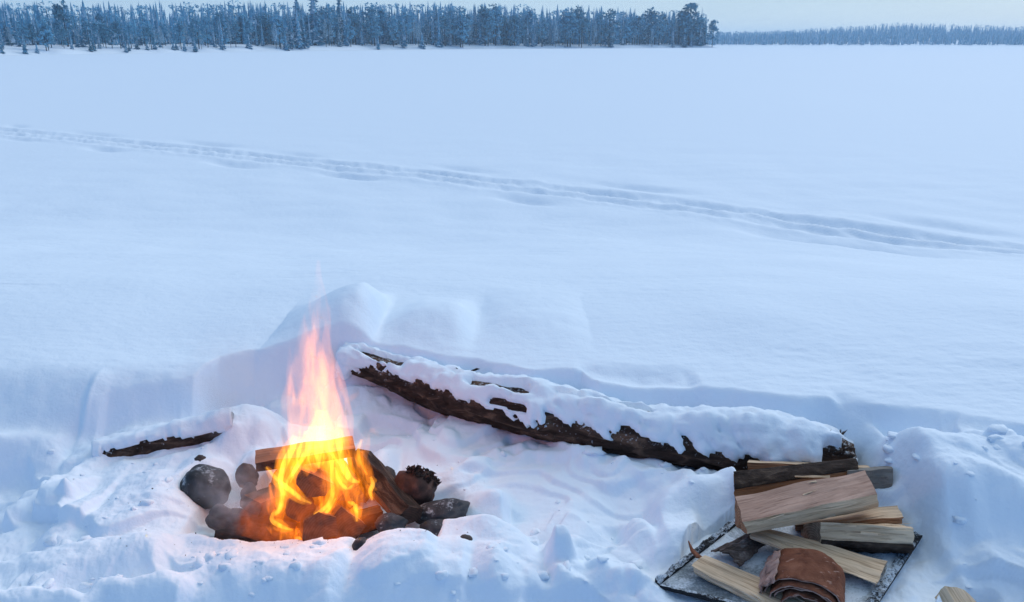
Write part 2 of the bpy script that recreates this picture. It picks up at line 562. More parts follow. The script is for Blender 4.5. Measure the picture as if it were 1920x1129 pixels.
CRESTS = [
    # thrown-up mounds behind the fire and the log
    Crest([(450, 668, 3.52), (490, 640, 3.52), (520, 612, 3.52), (560, 585, 3.52), (610, 556, 3.52), (655, 535, 3.52), (682, 533, 3.52), (700, 556, 3.52), (714, 592, 3.52), (730, 612, 3.52)], 0.26, 0.26, 0.06, up=True),
    Crest([(705, 606, 3.5), (740, 592, 3.5), (785, 576, 3.5), (845, 574, 3.5), (880, 588, 3.5), (892, 612, 3.5)], 0.20, 0.26, 0.09, up=True),
    Crest([(870, 610, 3.6), (930, 585, 3.6), (1000, 578, 3.6), (1060, 585, 3.6), (1110, 600, 3.6), (1170, 630, 3.6)], 0.3, 0.35, 0.2, up=True, sm=.06),
    Crest([(-120, 470, 5.2), (0, 478, 5.2), (80, 500, 5.1), (180, 530, 5.0), (230, 548, 5.0)], 0.4, 0.7, 0.2, 0.8),
    Crest([(-60, 366, 9.4), (40, 354, 9.4), (110, 350, 9.4), (175, 356, 9.4), (230, 368, 9.4)], 0.5, 1.2, 0.4, 0.9),
    # left: undercut blocks
    Crest([(-200, 815, 2.75), (0, 806, 2.75), (60, 808, 2.74), (112, 822, 2.72), (135, 850, 2.7)], 0.10, 0.14, 0.02),
    Crest([(130, 850, 2.68), (190, 838, 2.66), (240, 862, 2.64), (255, 890, 2.63)], 0.10, 0.12, 0.03),
    Crest([(170, 925, 2.42), (205, 905, 2.42), (260, 892, 2.42), (320, 890, 2.42), (345, 900, 2.42)], 0.13, 0.15, 0.02),
    Crest([(188, 955, 2.3), (215, 930, 2.3), (280, 925, 2.3), (330, 938, 2.28), (360, 965, 2.25)], 0.12, 0.12, 0.01, 0.8),
    Crest([(-200, 1095, 1.98), (0, 1062, 1.98), (85, 1034, 2.0), (140, 1016, 2.02), (200, 1012, 2.04), (260, 1005, 2.05), (330, 1010, 2.04)], 0.14, 0.07, 0.05),
    Crest([(-150, 1105, 1.82), (60, 1108, 1.80), (110, 1103, 1.80), (150, 1115, 1.79), (175, 1140, 1.78)], 0.1, 0.06, 0.03),
    Crest([(165, 1100, 1.83), (200, 1082, 1.84), (250, 1088, 1.83), (290, 1072, 1.85), (310, 1064, 1.86), (335, 1078, 1.86), (352, 1100, 1.84)], 0.09, 0.06, 0.02),
    Crest([(160, 846, 2.70), (215, 826, 2.71), (300, 802, 2.75), (385, 780, 2.79), (450, 770, 2.82), (500, 775, 2.84)], 0.07, 0.16, 0.10),
    Crest([(392, 806, 2.70), (430, 790, 2.74), (470, 784, 2.77), (520, 786, 2.8)], 0.10, 0.14, 0.08),
    Crest([(190, 876, 2.585), (300, 853, 2.62), (400, 828, 2.67)], 0.10, 0.03, 0.03, 1.0),
    # before the fire
    Crest([(330, 1004, 2.1), (400, 1016, 2.08), (450, 1028, 2.05), (520, 1024, 2.05), (570, 1020, 2.05), (640, 1016, 2.05), (690, 1012, 2.06)], 0.15, 0.05, 0.04),
    Crest([(335, 1075, 1.87), (380, 1050, 1.9), (450, 1042, 1.92), (560, 1048, 1.9), (640, 1058, 1.88)], 0.12, 0.1, 0.04, 0.7),
    Crest([(660, 1050, 2.0), (690, 1010, 2.02), (730, 994, 2.02), (770, 990, 2.02), (820, 1008, 2.0), (860, 1030, 1.98), (880, 1040, 1.97)], 0.16, 0.08, 0.02),
    Crest([(820, 985, 2.16), (850, 975, 2.16), (900, 972, 2.14), (940, 978, 2.12), (985, 1002, 2.1), (1000, 1040, 2.05), (1030, 1075, 2.0)], 0.14, 0.08, 0.02),
    Crest([(880, 1060, 1.95), (905, 1030, 1.96), (930, 1028, 1.96), (960, 1060, 1.92), (985, 1095, 1.9)], 0.12, 0.06, 0.02, 0.8),
    Crest([(860, 945, 2.35), (890, 930, 2.35), (945, 915, 2.36), (950, 935, 2.35)], 0.08, 0.08, 0.02),
    # behind the fire
    Crest([(686, 872, 2.6), (705, 852, 2.6), (722, 852, 2.6), (742, 878, 2.6), (752, 905, 2.6)], 0.10, 0.12, 0.02),
    Crest([(445, 870, 2.62), (470, 852, 2.62), (510, 850, 2.62), (545, 858, 2.62)], 0.10, 0.10, 0.03),
    Crest([(330, 880, 2.56), (365, 862, 2.56), (400, 862, 2.56), (430, 885, 2.56)], 0.08, 0.10, 0.03),
    # beside the firewood
    Crest([(1230, 985, 2.2), (1243, 930, 2.3), (1275, 915, 2.32), (1310, 897, 2.34), (1350, 898, 2.34), (1390, 870, 2.34)], 0.1, 0.12, 0.02),
    Crest([(1215, 1020, 2.1), (1235, 990, 2.12), (1280, 985, 2.12), (1320, 980, 2.14)], 0.07, 0.08, 0.02),
    Crest([(1165, 1000, 2.2), (1185, 962, 2.2), (1205, 958, 2.2), (1230, 1000, 2.2)], 0.08, 0.07, 0.02, .8),
    Crest([(1632, 862, 2.46), (1668, 845, 2.46), (1700, 850, 2.44), (1722, 880, 2.38), (1760, 918, 2.28), (1810, 958, 2.18), (1870, 1002, 2.08), (1940, 1050, 1.98)], 0.16, 0.12, 0.05),
    Crest([(1700, 905, 2.26), (1725, 930, 2.2), (1750, 965, 2.12), (1800, 1010, 2.02)], 0.12, 0.12, 0.05, 0.5),
    Crest([(1690, 802, 2.42), (1702, 787, 2.40), (1740, 786, 2.4), (1800, 798, 2.38), (1850, 812, 2.36), (1930, 815, 2.34), (2050, 835, 2.3)], 0.17, 0.09, 0.05, .85),
    Crest([(1570, 772, 2.68), (1620, 776, 2.64), (1660, 792, 2.56), (1690, 806, 2.48)], 0.10, 0.06, 0.03, 0.6),
    Crest([(1750, 868, 2.2), (1790, 855, 2.2), (1850, 860, 2.2), (1920, 885, 2.15), (2000, 910, 2.1)], 0.09, 0.10, 0.03, 0.8),
    Crest([(1660, 1090, 1.86), (1685, 1060, 1.9), (1730, 1050, 1.92), (1760, 1085, 1.9)], 0.08, 0.07, 0.03, 0.8),
    # along the wall beyond the log
    Crest([(1090, 712, 2.95), (1130, 722, 2.93), (1200, 738, 2.9), (1300, 735, 2.88)], 0.07, 0.07, 0.03, 0.5),
]

# blocks of snow that lie under and before the log
CHUNKS = []
for (px, py, r, hgt) in [(890, 870, .05, .07), (980, 838, .07, .06), (930, 850, .045, .05), (1050, 850, .06, .06), (1100, 862, .05, .07), (1165, 885, .06, .05),
                         (1225, 900, .05, .06), (1290, 905, .06, .07), (1330, 890, .05, .06), (860, 905, .07, .05), (1060, 985, .08, .03), (1040, 1040, .06, .05),
                         (1110, 1085, .07, .05), (1160, 1075, .06, .06), (1195, 1095, .07, .05), (1085, 960, .1, .03), (760, 810, .09, .05), (820, 835, .08, .04),
                         (130, 940, .06, .05), (60, 905, .09, .06), (110, 1000, .06, .05), (20, 950, .08, .05), (250, 815, .07, .06), (300, 850, .06, .05),
                         (90, 770, .12, .08), (150, 790, .08, .07), (420, 790, .10, .06), (460, 800, .10, .06), (520, 800, .08, .05), (40, 1085, .08, .04),
                         (420, 1085, .09, .05), (520, 1095, .12, .04), (610, 1090, .10, .05), (720, 1070, .14, .05), (800, 1080, .12, .04), (1010, 1100, .1, .05),
                         (1760, 985, .06, .05), (1840, 1040, .07, .06), (1880, 1090, .08, .05), (1820, 905, .07, .06), (1780, 830, .06, .05), (1870, 850, .06, .04)]:
    w = W(px, py, -0.22)
    CHUNKS.append((w.x, w.y, r, hgt))

PIT = W(572, 965, -0.3)
BOARD_C = W(1480, 1060, -0.2)

# the trail over the lake
TR = np.array([[*W(px, py, LAKE)][:2] for px, py in [(-600, 190), (-250, 219), (0, 246), (400, 285), (800, 329), (1200, 377), (1600, 432), (1920, 481), (2300, 545)]])
TR = TR[np.argsort(TR[:, 0])]
_dashes = []
_x = -60.0
_k = 0
while _x < 12:
    _dashes.append((_x, (0.80 if _k % 2 else -0.74) + rng.uniform(-.1, .15), rng.uniform(.3, .75), rng.uniform(.05, .09)))
    _x += rng.uniform(0.8, 1.7)
    _k += 1


def height(x, y):
    x = np.asarray(x, float).copy()
    y = np.asarray(y, float).copy()
    shp = x.shape
    x, y = x.ravel(), y.ravel()
    r = np.hypot(x, y)
    # bank that falls to the lake
    ysh = y + 0.25 * x * 0.3 + 0.5 * vnoise(x * 0.25, y * 0.25, 3)
    h = LAKE * sstep(3.6, 8.6, ysh)
    near = 1 - sstep(8, 22, r)
    h += near * (0.05 * vnoise(x * 0.7, y * 0.7, 5) + 0.022 * vnoise(x * 1.7, y * 2.1, 6))
    h += 0.05 * vnoise(x * 0.12, y * 0.05, 8) * sstep(8, 16, r) + 0.012 * fbm(x * .5, y * 1.5, 3, 18) * sstep(5, 9, r) * (1 - sstep(40, 90, r)) * sstep(-.25, .35, vnoise(x * .13, y * .2, 20))
    # wind ripple crust
    h += near * (0.006 * fbm(x * 4, y * 11, 4, 9) * sstep(-.3, .4, vnoise(x * .6, y * .9, 10)) + 0.002 * fbm(x * 14, y * 30, 2, 19))
    # trail
    ty = np.interp(x, TR[:, 0], TR[:, 1])
    sl = np.gradient(TR[:, 1], TR[:, 0])
    tn = np.interp(x, TR[:, 0], sl)
    d = (y - ty) / np.sqrt(1 + tn * tn) + 0.05 * vnoise(x * 0.8, y * 0.2, 11)
    mk = (np.abs(d) < 1.6) & (x > -70) & (x < 14)
    if mk.any():
        dd, xx = d[mk], x[mk]
        rough = 0.06 * vnoise(xx * 1.9, dd * 2, 12) + 0.05 * vnoise(xx * 5, dd * 4, 14)
        g = np.zeros_like(dd)
        for c, wd, dp in ((0.2, 0.13, 0.055), (-0.2, 0.12, 0.04)):
            g -= dp * np.clip(.85 + 1.1 * vnoise(xx * 1.3, dd * 0 + c * 9, 16), .15, 1.5) * np.exp(-(np.abs(dd - c + rough) / wd) ** 3)
        g += 0.022 * np.exp(-((dd - 0.0 + rough) / 0.06) ** 2) + 0.02 * np.exp(-((np.abs(dd + rough) - 0.45) / 0.1) ** 2)
        g += 0.026 * fbm(xx * 4, dd * 6, 3, 15) * np.exp(-(dd / 0.5) ** 4)
        for (dx, off, ln, dp) in _dashes:
            e = ((xx - dx) / ln) ** 2 + ((dd - off + rough * .5) / 0.15) ** 2
            g -= dp * np.exp(-e)
        h[mk] += g
    # trampled hollow round the fire
    m = (y < 4.2) & (np.abs(x) < 4.5)
    xm, ym, hm = x[m], y[m], h[m]
    ye = np.interp(xm, _e[:, 0], _e[:, 1])
    t = (ye - ym) + 0.05 * vnoise(xm * 3.2, ym * 3.2, 21) + 0.02 * vnoise(xm * 9, ym * 9, 22)
    wall = 0.10 + 0.09 * (vnoise(xm * 1.3, ym * 0.5, 23) + .3)
    wall = np.clip(wall, 0.06, 0.3)
    T = sstep(0, 1, t / wall)
    side = sstep(-4.3, -3.2, xm) * (1 - sstep(3.2, 4.3, xm))
    T = T * side
    hm = hm - 0.25 * T
    calm = np.exp(-(((xm - 0.02) / 0.75) ** 4 + ((ym - 2.5) / 0.40) ** 4))
    # keep the basin between fire and log smoother, the rest lumpy
    wx, wy = xm + 0.05 * vnoise(xm * 6, ym * 6, 31), ym + 0.05 * vnoise(xm * 6, ym * 6, 32)
    lum = 0.10 * lumps(wx * 2.6, wy * 3.0, 41) + 0.045 * lumps(wx * 5.6, wy * 6.3, 45) + 0.010 * lumps(wx * 12, wy * 12, 49)
    tn = 1.9 * fbm(wx * 1.5 + 3, wy * 1.9 + 1, 3, 57) + 2.0
    tn = tn * 2.2
    fl_ = np.floor(tn)
    ter = (fl_ + sstep(.70, .98, tn - fl_)) / 2.2 - 2.0
    lum = 0.8 * lum + 0.13 * ter + 0.015
    hm += T * (lum - 0.05) * (1 - 0.75 * calm)
    hm += T * 0.03 * fbm(xm * 2.3, ym * 2.3, 3, 55)
    hm -= 0.20 * T * sstep(2.02, 1.62, ym) * (1 - sstep(.2, .5, xm))
    # fire pit
    e = ((xm - PIT.x) / 0.40) ** 2 + ((ym - PIT.y) / 0.27) ** 2
    pit = np.exp(-e ** 3)
    hm = hm + (-0.315 - hm) * pit
    # hollow that holds the board
    c0 = np.array([BOARD_C.x, BOARD_C.y])
    e = ((xm - c0[0] - 0.06) / 0.46) ** 2 + ((ym - c0[1] - 0.02) / 0.34) ** 2
    bp = np.exp(-e ** 4)
    hm = hm + (-0.25 - hm) * bp
    for (cx, cyy, rr, hh) in CHUNKS:
        rr, hh = rr * 1.35, hh * .62
        q = (np.abs(xm - cx) < 2.2 * rr) & (np.abs(ym - cyy) < 2.2 * rr)
        if q.any():
            a = 0.6 * rr * vnoise(xm[q] / rr * 1.1, ym[q] / rr * 1.1, 61)
            d2 = ((xm[q] - cx + a) ** 2 + ((ym[q] - cyy + a) * 1.15) ** 2) / rr ** 2
            hm[q] += T[q] * hh * np.exp(-(d2 * 1.3) ** 1.4)
    for c in CRESTS:
        c.apply(xm, ym, hm)
    # the board and the pit must stay open
    hm = np.where(bp > 0.85, np.minimum(hm, -0.245), hm)
    hm = np.where(pit > 0.9, np.minimum(hm, -0.305), hm)
    # crumbs and softness
    hm += T * (0.004 * lumps(xm * 22, ym * 22, 81) * sstep(0, .3, vnoise(xm * 3, ym * 3, 87)) + 0.010 * fbm(xm * 11, ym * 11, 5, 83, .55) * (1 - .5 * calm))
    h[m] = hm
    return h.reshape(shp)


def build_ground():
    f = F * 1024 / 1920
    ys = list(np.linspace(-3.0, 1.3, 24))
    y = 1.3
    hh = 1.5
    while y < 24:
        ys.append(y)
        y += max(0.0052, 0.86 * (y * y + hh * hh) / hh / f)
        hh = 1.5 + 0.45 * min(1, max(0, (y - 3) / 5))
    nsplit = np.searchsorted(ys, 9.5)
    while y < 2600:
        ys.append(y)
        y *= 1.045
    ys.append(2600)
    ys = np.array(ys)
    u = np.concatenate([-np.geomspace(2.9, 0.72, 40)[:-1], np.linspace(-0.72, 0.72, 900), np.geomspace(0.72, 2.9, 40)[1:]])
    k = np.where(ys > 0.5, 0.92 * ys + 0.55, 0.92 * 0.5 + 0.55 + (0.5 - ys) * 0.6)
    X = u[None, :] * k[:, None]
    Y = np.repeat(ys[:, None], len(u), 1)
    Z = height(X, Y)
    nr, nc = X.shape
    V = np.stack([X, Y, Z], -1).reshape(-1, 3)

    def faces(r0, r1):
        i = np.arange(r0, r1)[:, None] * nc + np.arange(nc - 1)[None, :]
        i = i.ravel()
        return np.stack([i, i + 1, i + 1 + nc, i + nc], 1)
    fa = faces(0, nsplit)
    a = mesh_np('snow_ground', V[:(nsplit + 1) * nc], fa, M['snow'])
    tag(a, kind='structure')
    fb = faces(nsplit, nr - 1) - nsplit * nc
    b = mesh_np('frozen_lake', V[nsplit * nc:], fb, M['snow'])
    tag(b, kind='structure')
    print('ground quads', len(fa) + len(fb))


build_ground()


def hz(x, y):
    return float(height(np.array([x]), np.array([y]))[0])


# ------------------------------------------------------------------ far shore
def fx(px, y):
    return (px - 960) / F * CP * y


SHORE_PX = [(-900, 128), (-400, 114), (-150, 107.5), (0, 104), (120, 102), (250, 100), (480, 96.5), (700, 93.5), (960, 91.5), (1200, 90.3), (1345, 89.6)]
SHORE = []
for px, py in SHORE_PX:
    w = W(px, py, LAKE)
    SHORE.append((w.x, w.y))
SHORE = np.array(SHORE)


def shore_at(px):
    """shoreline point under a column of the photograph"""
    py = np.interp(px, [q[0] for q in SHORE_PX], [q[1] for q in SHORE_PX])
    return W(px, float(py), LAKE)


def land_rise(d):
    return 1.5 * (1 - math.exp(-d / 5.0)) + 0.012 * max(0, d)


def build_shore():
    pxs = np.linspace(-900, 1348, 260)
    ds = [-4, -1, 0.5, 2, 4, 7, 11, 17, 26, 40, 70, 120, 220]
    V = []
    for i, px in enumerate(pxs):
        p = shore_at(px)
        tip = 1 - float(sstep(1318, 1348, px))
        for j, d in enumerate(ds):
            ty = p.y + d * tip + (0.8 * math.sin(i * .31) + .6 * math.sin(i * .83 + 1)) * (0 < j < 9)
            q = p.y
            x = p.x * (p.y + d * tip * .75) / q
            z = LAKE - 0.25 if d < 0 else LAKE - 0.05 + (land_rise(d) * tip) + 0.25 * float(vnoise(np.array([x * .12]), np.array([ty * .12]), 90)[0]) * tip
            V.append((x, ty, z))
    n = len(ds)
    i = np.arange(len(pxs) - 1)[:, None] * n + np.arange(n - 1)[None, :]
    i = i.ravel()
    fa = np.stack([i, i + n, i + n + 1, i + 1], 1)
    tag(mesh_np('wooded_shore', V, fa, M['snow']), kind='structure')


build_shore()

HILL_PX = [1150, 1300, 1400, 1480, 1560, 1640, 1700, 1760, 1850, 1920, 2100, 2400]
HILL_H = [6, 7, 8, 10, 13, 16, 17, 16, 14.5, 13, 10, 6]


def far_shore_y(px):
    return 640 + 0.10 * (1500 - px) * 0.4


def build_hill():
    pxs = np.linspace(1050, 2500, 80)
    ts = np.linspace(0, 1, 14)
    V = []
    for px in pxs:
        y0 = far_shore_y(px)
        hh = float(np.interp(px, HILL_PX, HILL_H)) - 6
        for t in ts:
            y = y0 - 6 + t * 420
            z = LAKE - .2 + 1.2 * float(sstep(0, .03, t)) + hh * float(sstep(0.1, 0.75, t))
            V.append((fx(px, y), y, z))
    n = len(ts)
    i = (np.arange(len(pxs) - 1)[:, None] * n + np.arange(n - 1)[None, :]).ravel()
    tag(mesh_np('hill', V, np.stack([i, i + n, i + n + 1, i + 1], 1), M['snow']), kind='structure')


build_hill()

# ---- trees
M['needle'] = plain_mat('frosted_needles_blue_shade', (0.15, 0.36, 0.49), var=0.75, scale=1.5)  # rime, with the blue of the shade put into the base colour
M['twig'] = plain_mat('rimed_twigs', (0.34, 0.50, 0.60), var=0.35, scale=1.5)
M['trunk'] = plain_mat('tree_trunk', (0.07, 0.075, 0.09), var=0.4, scale=2)
M['clump'] = plain_mat('snow_on_branches', (0.58, 0.69, 0.78), var=0.15, scale=1.5)


def trunk_geo(h, r, n=6):
    V, Fc = [], []
    zs = [0, .25, .5, .75, 1]
    for z in zs:
        for k in range(n):
            a = 2 * math.pi * k / n
            rr = r * (1 - .88 * z)
            V.append((rr * math.cos(a), rr * math.sin(a), z * h - 0.3 * (z == 0)))
    for i in range(len(zs) - 1):
        for k in range(n):
            Fc.append((i * n + k, i * n + (k + 1) % n, (i + 1) * n + (k + 1) % n, (i + 1) * n + k))
    return np.array(V), Fc


class Leaves:
    def __init__(s):
        s.v, s.f, s.m = [], [], []

    def quad(s, a, b, c, d, m):
        n = len(s.v)
        s.v += [a, b, c, d]
        s.f.append((n, n + 1, n + 2, n + 3))
        s.m.append(m)


def spruce_geo(r, h, rad, snow=0.5, levels=24, per=7):
    """a unit spruce: drooping fronds in whorls, snow on some of them"""
    g = Leaves()
    # the dense inside of the crown, rimed in places
    for lv in range(5):
        ta, tb = .04 + .19 * lv, .04 + .19 * (lv + 1.35)
        for k in range(6):
            a = 6.283 * k / 6 + lv * .5 + r.uniform(-.2, .2)
            da = .62
            r0 = .62 * rad * (1 - ta) ** .9 * r.uniform(.75, 1.2)
            r1 = .2 * rad * max(0, 1 - tb) ** .9 + .008 * rad
            zb = min(.995, tb) * h
            z0 = (ta + r.uniform(-.03, .03)) * h
            g.quad(Vector((r0 * math.cos(a - da), r0 * math.sin(a - da), z0)), Vector((r0 * math.cos(a + da), r0 * math.sin(a + da), z0 + .02 * h)),
                   Vector((r1 * math.cos(a + da), r1 * math.sin(a + da), zb)), Vector((r1 * math.cos(a - da), r1 * math.sin(a - da), zb)), 1 if r.random() < .30 else 0)
    for i in range(levels):
        t = (i + r.uniform(-.3, .3)) / levels
        z = h * (0.06 + 0.93 * t)
        R = rad * (1 - t) ** 0.85 * (0.75 + 0.5 * r.random()) + 0.03 * rad
        nn = max(3, int(per * (1 - 0.5 * t)))
        a0 = r.random() * 6.28
        for k in range(nn):
            a = a0 + 6.283 * k / nn + r.uniform(-.3, .3)
            L = R * r.uniform(0.65, 1.15)
            wd = L * r.uniform(.28, .45) + 0.05
            dr = L * r.uniform(.25, .6)
            ca, sa = math.cos(a), math.sin(a)
            up = Vector((0, 0, 1))
            o = Vector((0.05 * rad * ca, 0.05 * rad * sa, z))
            tip = Vector((L * ca, L * sa, z - dr + 0.12 * L))
            mid = (o + tip) / 2 + up * (0.12 * L)
            s = Vector((-sa, ca, 0))
            dn = up * (-0.35 * wd)
            m = 0
            g.quad(o, mid + s * wd + dn, tip, mid, m)
            g.quad(o, mid, tip, mid - s * wd + dn, m)
            if r.random() < 0.5:
                q = mid - up * wd * r.uniform(.5, 1.0)
                g.quad(mid + s * wd * .5, tip, q + s * .1 * wd, o, m)
            if r.random() < snow:
                lift = up * 0.05 * (0.6 + h / 12)
                m1 = o.lerp(mid, .6) + lift
                m2 = tip + lift * .6
                mm = (m1 + m2) / 2 + up * .06 * L
                g.quad(m1, mm + s * wd * .6, m2, mm - s * wd * .6, 1)
    return g


def pine_geo(r, h, rad, snow=0.5, clumps=26, per=16, base=0.42):
    g = Leaves()
    for i in range(clumps):
        t = r.random() ** 0.8
        z = h * (base + (0.97 - base) * t)
        R = rad * (0.35 + 0.75 * math.sin(math.pi * min(1, 0.18 + t * 0.8))) * math.sqrt(r.random())
        a = r.random() * 6.28
        c = Vector((R * math.cos(a), R * math.sin(a), z))
        cs = rad * r.uniform(.24, .42)
        for k in range(per):
            d = Vector((r.gauss(0, 1), r.gauss(0, 1), r.gauss(0, .5)))
            d = d / max(d.length, .01) * cs * r.uniform(.4, 1.0)
            s = cs * r.uniform(.25, .5)
            t1 = Vector((r.gauss(0, 1), r.gauss(0, 1), r.gauss(0, .7))).normalized() * s
            t2 = Vector((r.gauss(0, 1), r.gauss(0, 1), r.gauss(0, .7))).normalized() * s
            p = c + d
            g.quad(p - t1, p - t2, p + t1, p + t2, 0)
        if r.random() < snow:
            for k in range(4):
                a = r.random() * 6.28
                p = c + Vector((cs * .5 * math.cos(a), cs * .5 * math.sin(a), cs * r.uniform(.28, .5)))
                s = cs * r.uniform(.3, .55)
                g.quad(p + Vector((s, 0, -.25 * s)), p + Vector((0, s, -.2 * s)), p + Vector((-s, 0, -.25 * s)), p + Vector((0, -s, -.35 * s)), 1)
    return g


def birch_geo(r, h, rad, n=230):
    g = Leaves()
    for i in range(n):
        t = r.random() ** .8
        z0 = h * (0.22 + .7 * t)
        R = rad * math.sin(math.pi * min(.98, .22 + .74 * t)) * r.uniform(.35, 1)
        a = r.random() * 6.28
        tip = Vector((R * math.cos(a), R * math.sin(a), z0 + R * r.uniform(-.1, .7)))
        o = tip * r.uniform(.3, .6) + Vector((0, 0, z0 * .5))
        o = Vector((tip.x * .35, tip.y * .35, z0 - R * .3))
        s = Vector((-math.sin(a), math.cos(a), r.uniform(-.6, .6))) * rad * r.uniform(.05, .11)
        mid = (o + tip) / 2
        g.quad(o, mid + s, tip, mid - s, 0 if r.random() < .8 else 1)
    return g


def tree_variants():
    out = {'spruce': [], 'pine': [], 'birch': [], 'young': [], 'fullpine': []}
    r = random.Random(21)
    for kind, n in (('spruce', 6), ('pine', 6), ('birch', 4), ('young', 3), ('fullpine', 3)):
        for i in range(n):
            if kind == 'spruce':
                g = spruce_geo(r, 10, r.uniform(1.0, 1.6), r.uniform(.55, .8))
                tm = (10, .14)
            elif kind == 'pine':
                g = pine_geo(r, 10, r.uniform(1.7, 2.4), r.uniform(.6, .85), clumps=38, base=r.uniform(.12, .3))
                tm = (9.3, .17)
            elif kind == 'fullpine':
                g = pine_geo(r, 10, r.uniform(2.2, 2.7), .8, clumps=60, base=.06)
                tm = (9.3, .17)
            elif kind == 'birch':
                g = birch_geo(r, 10, r.uniform(1.3, 1.9))
                tm = (9.3, .11)
            else:
                g = spruce_geo(r, 10, r.uniform(2.4, 3.2), .75, 14, 7)
                tm = (9.5, .2)
            out[kind].append((g, tm))
    return out


TV = tree_variants()
TREE_SRC = {}
for kind, lst in TV.items():
    TREE_SRC[kind] = []
    for g, (th, tr) in lst:
        me = bpy.data.meshes.new('crown')
        me.from_pydata([tuple(v) for v in g.v], [], g.f)
        me.materials.append(M['twig'] if kind == 'birch' else M['needle'])
        me.materials.append(M['clump'])
        me.polygons.foreach_set('material_index', g.m)
        me.update()
        tv, tf = trunk_geo(th, tr)
        mt = bpy.data.meshes.new('trunk')
        mt.from_pydata([tuple(v) for v in tv], [], tf)
        mt.materials.append(M['trunk'])
        TREE_SRC[kind].append((me, mt))

TREE_NAME = {'fullpine': 'pine_tree', 'spruce': 'spruce_tree', 'pine': 'pine_tree', 'birch': 'birch_tree', 'young': 'young_spruce'}


def place_tree(kind, px, back, h, label, group, wide=1.0):
    p = shore_at(px)
    y = p.y + back
    x = p.x * (p.y + back * 0.95) / p.y
    z = LAKE + land_rise(back) - 0.15
    me, mt = rng.choice(TREE_SRC[kind])
    t = empty(TREE_NAME[kind], (x, y, z))
    s = h / 10.0
    t.scale = (s * wide, s * wide, s)
    t.rotation_euler = (0, 0, rng.uniform(0, 6.28))
    c = bpy.data.objects.new('crown', me)
    link(c, t)
    k = bpy.data.objects.new('trunk', mt)
    link(k, t)
    tag(t, label, 'tree', group)
    return t


H_FRONT = ([-200, 0, 120, 250, 400, 480, 600, 800, 1000, 1200, 1345], [4.4, 4.5, 4.9, 5.6, 6.8, 8.0, 10.0, 11.5, 12.5, 13.0, 12.5])
ZONES = [(-999, 25, 'at the left edge of the wood'), (25, 70, 'left of the dark lone pine'), (70, 115, 'behind the dark lone pine'), (115, 190, 'near the pine with the white cap'),
         (190, 280, 'above the right half of the snowy bank'), (280, 370, 'where the snowy bank thins out'), (370, 450, 'well left of the two tallest spruces'), (450, 545, 'just left of the tallest spruces'),
         (545, 610, 'round the tallest spruce'), (610, 690, 'round the second tallest spruce'), (690, 780, 'just right of the two tallest spruces'), (780, 870, 'left of the middle of the lake'),
         (870, 960, 'at the middle of the photo'), (960, 1050, 'right of the middle of the photo'), (1050, 1140, 'two thirds along the wood'), (1140, 1220, 'short of the wooded point'),
         (1220, 1275, 'left of the broad pine on the point'), (1275, 1500, 'by the broad pine on the point')]
KIND_LABEL = {'spruce': 'narrow snowy spruce', 'pine': 'round-crowned snowy pine', 'birch': 'bare rimed birch', 'young': 'bushy snowy spruce'}


def zone(px):
    for a, b, t in ZONES:
        if a <= px < b:
            return t


def forest():
    g = 'trees along the front of the far wood'
    # singled out
    specials = [('spruce', 592, 9, 20.5, 'tallest dark spruce standing above the wood across the lake', 1.15),
                ('spruce', 640, 10, 19.5, 'second tallest spruce, just right of the tallest one above the wood', .95),
                ('spruce', 562, 5, 15.5, 'dark broad spruce close left of the tallest spruce', 1.2),
                ('fullpine', 1291, 6, 17.5, 'broad round pine rising near the tip of the wooded point', 1.15),
                ('fullpine', 1335, 1.5, 11.5, 'last snowy pine at the very tip of the wooded point', .9),
                ('spruce', 1312, 3, 16.2, 'dark narrow spruce between the broad pine and the last pine of the point', .8),
                ('pine', 88, 2.2, 5.6, 'dark lone pine with snow shelves in front of the left wood', 1.0),
                ('young', 2, 1.5, 3.6, 'dark bushy spruce at the left edge of the photo by the lake', 1.0),
                ('young', 48, 1.2, 3.4, 'small dark spruce with drooping snowy boughs on the left shore', .8),
                ('pine', 128, 8, 8.6, 'tall pine with a white snow cap in the left wood', .8)]
    for k, px, b, h, l, wd in specials:
        place_tree(k, px, b, h, l, g, wd)
    n = 290
    r = rng
    for i in range(n):
        px = -130 + (1326 + 130) * (i + r.uniform(-.4, .4)) / n
        tipf = 1 - float(sstep(1290, 1345, px))
        back = (2.5 + 20 * r.random() ** 1.5) * (0.25 + .75 * tipf)
        kind = r.choices(['spruce', 'pine', 'birch', 'young'], [4, 4.4, 1.6, .8 if px < 600 else .3])[0]
        h = float(np.interp(px, *H_FRONT)) * r.uniform(.72, 1.12) * (1 + back * .006)
        if kind == 'young':
            h *= .42
            back = r.uniform(.5, 3)
        if kind == 'birch':
            h *= .8
        base_h = float(np.interp(px, *H_FRONT)) * (.42 if kind == 'young' else .8 if kind == 'birch' else 1)
        size = 'tall ' if h > base_h * 1.03 else 'low ' if h < base_h * .86 else ''
        row = 'at the shore' if back < 5 else 'set back' if back > 11 else 'standing'
        place_tree(kind, px, back, h, f'{size}{KIND_LABEL[kind]} {row} {zone(px)}', g, r.uniform(.8, 1.2))


forest()


def joined(name, items, mats, lod):
    """one mesh out of many trees (kind, variant, x, y, z, sx, sz, rot)"""
    VV, FF, MM = [], [], []
    off = 0
    for (v, f, m, x, y, z, sx, sz, rot) in items:
        c, s = math.cos(rot), math.sin(rot)
        q = np.empty_like(v)
        q[:, 0] = (v[:, 0] * c - v[:, 1] * s) * sx + x
        q[:, 1] = (v[:, 0] * s + v[:, 1] * c) * sx + y
        q[:, 2] = v[:, 2] * sz + z
        VV.append(q)
        FF.append(f + off)
        MM.append(m)
        off += len(v)
    o = mesh_np(name, np.concatenate(VV), np.concatenate(FF), mats, smooth=False, mat_idx=np.concatenate(MM))
    tag(o, kind='stuff')
    return o


